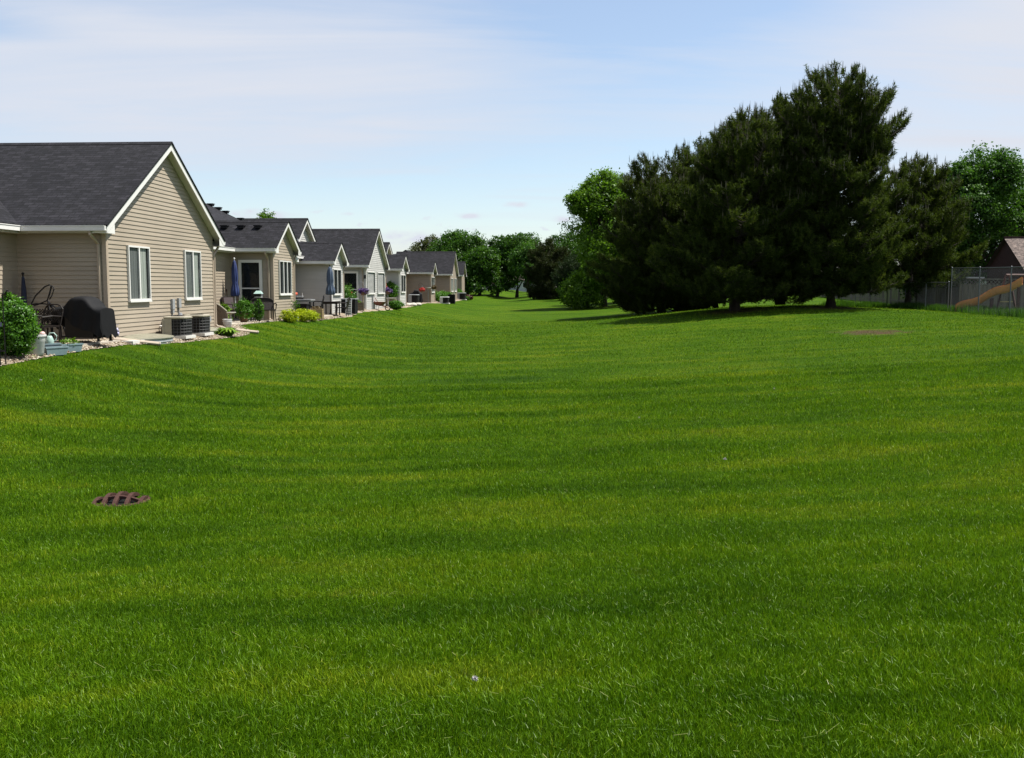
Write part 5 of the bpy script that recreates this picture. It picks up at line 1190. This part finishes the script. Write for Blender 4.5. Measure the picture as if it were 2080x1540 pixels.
# slide and swing-set frame
def play_slide():
    A = np.array([23.42, 51.5]); B = np.array([26.0, 49.9]); zb = zf(*A) + .10; o = thing('play_slide', 'orange tan wavy plastic slide behind the chain link fence', 'slide', (A[0], A[1], zb - .12), 0); m = MB(); N = 26; d = (B - A) / np.linalg.norm(B - A); p = np.array([-d[1], d[0]]); prof = [(-.36, .34), (-.36, .30), (-.30, .03), (-.18, -.04), (.18, -.04), (.30, .03), (.36, .30), (.36, .34)]; V = []
    for i in range(N):
        u = i / (N - 1); c = (B - A) * u; z = 1.42 * (u + .045 * math.sin(u * 2 * math.pi * 2 + .6)) + .02
        for a, b in prof: V.append((c[0] + p[0] * a, c[1] + p[1] * a, z + b + .06))
    k = len(prof); V2 = [(v[0], v[1], v[2] - .045) for v in V]; b = len(V)
    F = [(i * k + j, i * k + j + 1, (i + 1) * k + j + 1, (i + 1) * k + j) for i in range(N - 1) for j in range(k - 1)]
    F += [tuple(b + q for q in f[::-1]) for f in F] + [(i * k, (i + 1) * k, b + (i + 1) * k, b + i * k) for i in range(N - 1)] + [(i * k + k - 1, b + i * k + k - 1, b + (i + 1) * k + k - 1, (i + 1) * k + k - 1) for i in range(N - 1)]
    m.raw(V + V2, F); m.build('chute', 'slide', o, True)
    for f in (.55, .95):
        c = (B - A) * f
        for sg in (-1, 1): m = MB(); m.box((c[0] + p[0] * .26 * sg, c[1] + p[1] * .26 * sg, .69 * f), (.09, .09, 1.42 * f)); m.build('support', 'darkwood', o)
play_slide()
def swing_frame():
    X, Y = 25.6, 50.6; z = zf(X, Y); o = thing('swing_frame', 'dark wooden play frame with two pale rungs beside the slide', 'play frame', (X, Y, z), 0)
    for a, b in (((-.55, 0), (-.05, .9)), ((.55, 0), (.12, .95))): m = MB(); m.tube([(a[0], 0, 0), (b[0], .1, 2.0)], .06, 4); m.build('leg', 'darkwood', o)
    for zz in (.22, .62): m = MB(); m.box((0, .03, zz), (.95 - zz * .5, .08, .05)); m.build('rung', 'yellow', o)
    m = MB(); m.tube([(-.05, .1, 2.0), (2.4, .8, 2.0)], .06, 4); m.build('top_beam', 'darkwood', o)
swing_frame()
# garden shed beyond the fence
def shed():
    X, Y = 30.2, 60.0; z = zf(X, Y); o = thing('garden_shed', 'dark red shed with a brown shingled gable roof at the right edge', 'shed', (X, Y, z), 0); za, ze_ = 3.0 - z, 1.0 - z; W = 2.55; L = 5.0; m = MB()
    sl = (za - ze_) / W
    for sg in (-1, 1): slab(m, [(-.2, sg * W, ze_), (L, sg * W, ze_), (L, 0, za), (-.2, 0, za)], (1, 0, 0), (0, -sg, sl), .07)
    rf = m.build('roof', 'brownshingle', o); m = MB(); m.box((L / 2 - .1, 0, za + .03), (L + .2, .16, .07)); m.build('ridge_beam', 'darkwood', rf)
    m = MB(); zz = 0
    lap_wall(m, (0, 0, 0), (0, 1, 0), (-1, 0, 0), 0, za - .08, lambda q: -min(W * .9, max(0, (za - .1 - q) / sl)), lambda q: min(W * .9, max(0, (za - .1 - q) / sl))); m.box((L / 2, -W * .9, ze_ / 2), (L - .1, .08, ze_)); m.box((L / 2, W * .9, ze_ / 2), (L - .1, .08, ze_)); m.build('wall', 'darkwood', o)
    for sg in (-1, 1):
        m = MB(); a, b = Vector((-.2, sg * W, ze_ - .1)), Vector((-.2, 0, za - .1)); m.face([a, b, b + Vector((0, 0, .1)), a + Vector((0, 0, .1))]); m.face([a + Vector((.03, 0, 0)), b + Vector((.03, 0, 0)), b + Vector((.03, 0, .1)), a + Vector((.03, 0, .1))]); m.face([a, a + Vector((.03, 0, 0)), b + Vector((.03, 0, 0)), b]); m.build('barge_board', 'darkwood', o)
shed()
def far_house(label, X, Y, W, D, hw, hr, wall, roof, rz=0):
    z = zf(X, Y); o = thing('far_house', label, 'house', (X, Y, z), rz); m = MB(); m.box((0, 0, hw / 2), (W, D, hw))
    m.face([(-W / 2, -D / 2, hw), (-W / 2, D / 2, hw), (-W / 2, 0, hr - .1)]); m.face([(W / 2, D / 2, hw), (W / 2, -D / 2, hw), (W / 2, 0, hr - .1)]); m.build('wall', wall, o)
    m = MB(); sl = (hr - hw) / (D / 2)
    for sg in (-1, 1): slab(m, [(-W / 2 - .4, sg * (D / 2 + .4), hw - .4 * sl), (W / 2 + .4, sg * (D / 2 + .4), hw - .4 * sl), (W / 2 + .4, 0, hr), (-W / 2 - .4, 0, hr)], (1, 0, 0), (0, -sg, sl), .12)
    m.build('roof', roof, o)
    for k in (-1, 0, 1):
        m = MB(); m.box((k * W * .3, -D / 2 - .03, hw * .55), (1.3, .06, 1.2)); w = m.build('window', 'white', o); m = MB(); m.box((k * W * .3, -D / 2 - .065, hw * .55), (1.1, .012, 1.0)); m.build('pane', 'dark', w)
    return o
far_house('grey green roofed house far behind the red shed', 38.5, 78, 9, 8, 2.6, 6.2, 'palegrey', 'greenshingle', R_(10))
far_house('pale blue grey gabled house past the end of the row', -8.9, 185, 7, 9, 3.0, 5.2, 'palegrey', 'palegrey', R_(80))
far_house('pale far house glimpsed between the distant trunks', 2.5, 215, 10, 9, 2.6, 4.6, 'palegrey', 'brownshingle', R_(5))
far_house('far house with a dark roof glimpsed left of the conifer', -8, 222, 11, 9, 2.6, 5.0, 'taupe', 'shingle', R_(-8))
# pale flat awning behind the lattice fence
o = thing('shade_awning', 'pale flat awning just above the lattice fence', 'awning', (28.8, 64, zf(28.8, 64)), R_(80)); m = MB(); m.box((0, 0, 1.96), (5.2, 2.4, .10)); m.build('roof_panel', 'whiteplastic', o)
m = MB(); m.box((0, 1.2, 1.68), (5.2, .03, .44)); m.build('valance', 'whiteplastic', o)
for a in (-1, 1):
    for b in (-1, 1): m = MB(); m.box((a * 2.4, b * 1.0, .97), (.08, .08, 1.94)); m.build('post', 'whiteplastic', o)

# ------------------------------------------------------------------ sky, sun, camera
sv = Vector((1.0124, .1937, 2.05)).normalized(); el = math.asin(sv.z); azm = math.atan2(sv.x, sv.y)
w = bpy.data.worlds.new('World'); sc.world = w; w.use_nodes = True; nt = w.node_tree; bg = nt.nodes['Background']
def N(t, **k):
    o = nt.nodes.new(t)
    for a, b in k.items(): setattr(o, a, b)
    return o
sky = N('ShaderNodeTexSky', sky_type='NISHITA', sun_disc=False); sky.sun_elevation = el; sky.sun_rotation = azm; sky.air_density = 1.0; sky.dust_density = .5; sky.ozone_density = 1.6
tc = N('ShaderNodeTexCoord'); sp = N('ShaderNodeSeparateXYZ'); nt.links.new(tc.outputs['Generated'], sp.inputs[0])
def mth(op, a, b=0.0):
    o = N('ShaderNodeMath', operation=op)
    for i, v in enumerate((a, b)):
        if hasattr(v, 'is_linked'): nt.links.new(v, o.inputs[i])
        else: o.inputs[i].default_value = v
    return o.outputs[0]
zc = mth('ADD', mth('MAXIMUM', sp.outputs[2], 0.0), .16)
u = mth('DIVIDE', sp.outputs[0], zc); v = mth('DIVIDE', sp.outputs[1], zc)
cb = N('ShaderNodeCombineXYZ'); nt.links.new(u, cb.inputs[0]); nt.links.new(v, cb.inputs[1])
mp = N('ShaderNodeMapping'); mp.inputs['Rotation'].default_value = (0, 0, R_(-36)); mp.inputs['Scale'].default_value = (.34, 1.05, 1); mp.inputs['Location'].default_value = (.75, .3, 0); nt.links.new(cb.outputs[0], mp.inputs[0])
n1 = N('ShaderNodeTexNoise'); n1.inputs['Scale'].default_value = .85; n1.inputs['Detail'].default_value = 6; n1.inputs['Roughness'].default_value = .5; n1.inputs['Distortion'].default_value = .5; nt.links.new(mp.outputs[0], n1.inputs['Vector'])
mp2 = N('ShaderNodeMapping'); mp2.inputs['Rotation'].default_value = (0, 0, R_(-33)); mp2.inputs['Scale'].default_value = (.5, 2.4, 1); nt.links.new(cb.outputs[0], mp2.inputs[0])
n2 = N('ShaderNodeTexNoise'); n2.inputs['Scale'].default_value = 1.2; n2.inputs['Detail'].default_value = 7; n2.inputs['Roughness'].default_value = .58; n2.inputs['Distortion'].default_value = .8; nt.links.new(mp2.outputs[0], n2.inputs['Vector'])
cov = mth('ADD', mth('MULTIPLY', n1.outputs[0], .74), mth('MULTIPLY', n2.outputs[0], .50))
mr = N('ShaderNodeMapRange'); mr.interpolation_type = 'SMOOTHSTEP'; nt.links.new(cov, mr.inputs[0])
for i, x in enumerate((.36, .86, .14, 1.0)): mr.inputs[1 + i].default_value = x
cov = mr.outputs[0]
hz = N('ShaderNodeMapRange'); nt.links.new(sp.outputs[2], hz.inputs[0])
for i, x in enumerate((.0, .10, .55, 1.0)): hz.inputs[1 + i].default_value = x
cov = mth('MULTIPLY', cov, hz.outputs[0])
mp3 = N('ShaderNodeMapping'); mp3.inputs['Scale'].default_value = (50, 50, 130); nt.links.new(tc.outputs['Generated'], mp3.inputs[0])
n3 = N('ShaderNodeTexNoise'); n3.inputs['Scale'].default_value = 1.0; n3.inputs['Detail'].default_value = 4; nt.links.new(mp3.outputs[0], n3.inputs['Vector'])
def blob(cx, cz, rx, rz, amp, nz=None):
    nz = nz or n1
    a = mth('POWER', mth('DIVIDE', mth('SUBTRACT', sp.outputs[0], cx), rx), 2.0); b = mth('POWER', mth('DIVIDE', mth('SUBTRACT', sp.outputs[2], cz), rz), 2.0)
    e = mth('MULTIPLY', mth('ADD', mth('ADD', a, b), mth('MULTIPLY', mth('SUBTRACT', nz.outputs[0], .5), 1.6 if nz is n1 else 5.0)), -1.0)
    return mth('MULTIPLY', mth('POWER', 2.718, e), amp)
for args in ((.17, .265, .22, .085, -.75), (-.50, .222, .10, .012, -.7), (.0, .10, .45, .035, -.32), (-.22, .20, .30, .06, .34), (.0, .185, .22, .045, .19), (.48, .22, .16, .10, .40)):
    cov = mth('ADD', cov, blob(*args))
for args in ((-.043, .0715, .011, .0028), (.004, .083, .009, .0024), (-.245, .0705, .026, .005), (-.10, .048, .03, .006), (-.165, .073, .006, .002), (.052, .068, .008, .0025)):
    cov = mth('ADD', cov, blob(*args, .8, n3))
cov = mth('MINIMUM', mth('MAXIMUM', cov, 0.20), 1.0)
# small low cumulus puffs
pr = N('ShaderNodeMapRange'); nt.links.new(n3.outputs[0], pr.inputs[0])
for i, x in enumerate((.60, .70, 0, .75)): pr.inputs[1 + i].default_value = x
lo = N('ShaderNodeMapRange'); nt.links.new(sp.outputs[2], lo.inputs[0])
for i, x in enumerate((.06, .10, 1, 0)): lo.inputs[1 + i].default_value = x
cov = mth('MAXIMUM', cov, mth('MULTIPLY', pr.outputs[0], lo.outputs[0]))
sc_ = N('ShaderNodeVectorMath', operation='SCALE'); sc_.inputs['Scale'].default_value = 1.0; nt.links.new(sky.outputs[0], sc_.inputs[0])
mx = N('ShaderNodeMix', data_type='RGBA'); nt.links.new(cov, mx.inputs[0]); nt.links.new(sc_.outputs[0], mx.inputs[6]); SKY = .0834
mx.inputs[7].default_value = (.366 / SKY, .385 / SKY, .430 / SKY, 1)
nt.links.new(mx.outputs[2], bg.inputs[0]); bg.inputs[1].default_value = SKY
L = bpy.data.lights.new('sun', 'SUN'); L.energy = 5.0; L.angle = R_(.55); L.color = (1, .965, .89); so = bpy.data.objects.new('sun', L); COL.objects.link(so); so.rotation_euler = sv.to_track_quat('Z', 'Y').to_euler()
cam = bpy.data.cameras.new('camera'); co = bpy.data.objects.new('camera', cam); COL.objects.link(co); cam.sensor_width = 36; cam.lens = 36 * 1980 / 2080; cam.clip_end = 5000; cam.clip_start = .05
co.location = (0, 0, 0); co.rotation_euler = (R_(90) - math.atan(187 / 1980), 0, 0); sc.camera = co
sc.view_settings.view_transform = 'Standard'; sc.view_settings.look = 'None'; sc.view_settings.exposure = 1.0; sc.view_settings.gamma = 1
sc.render.resolution_x = 1024; sc.render.resolution_y = 758; sc.cycles.max_bounces = 6; sc.cycles.transparent_max_bounces = 8
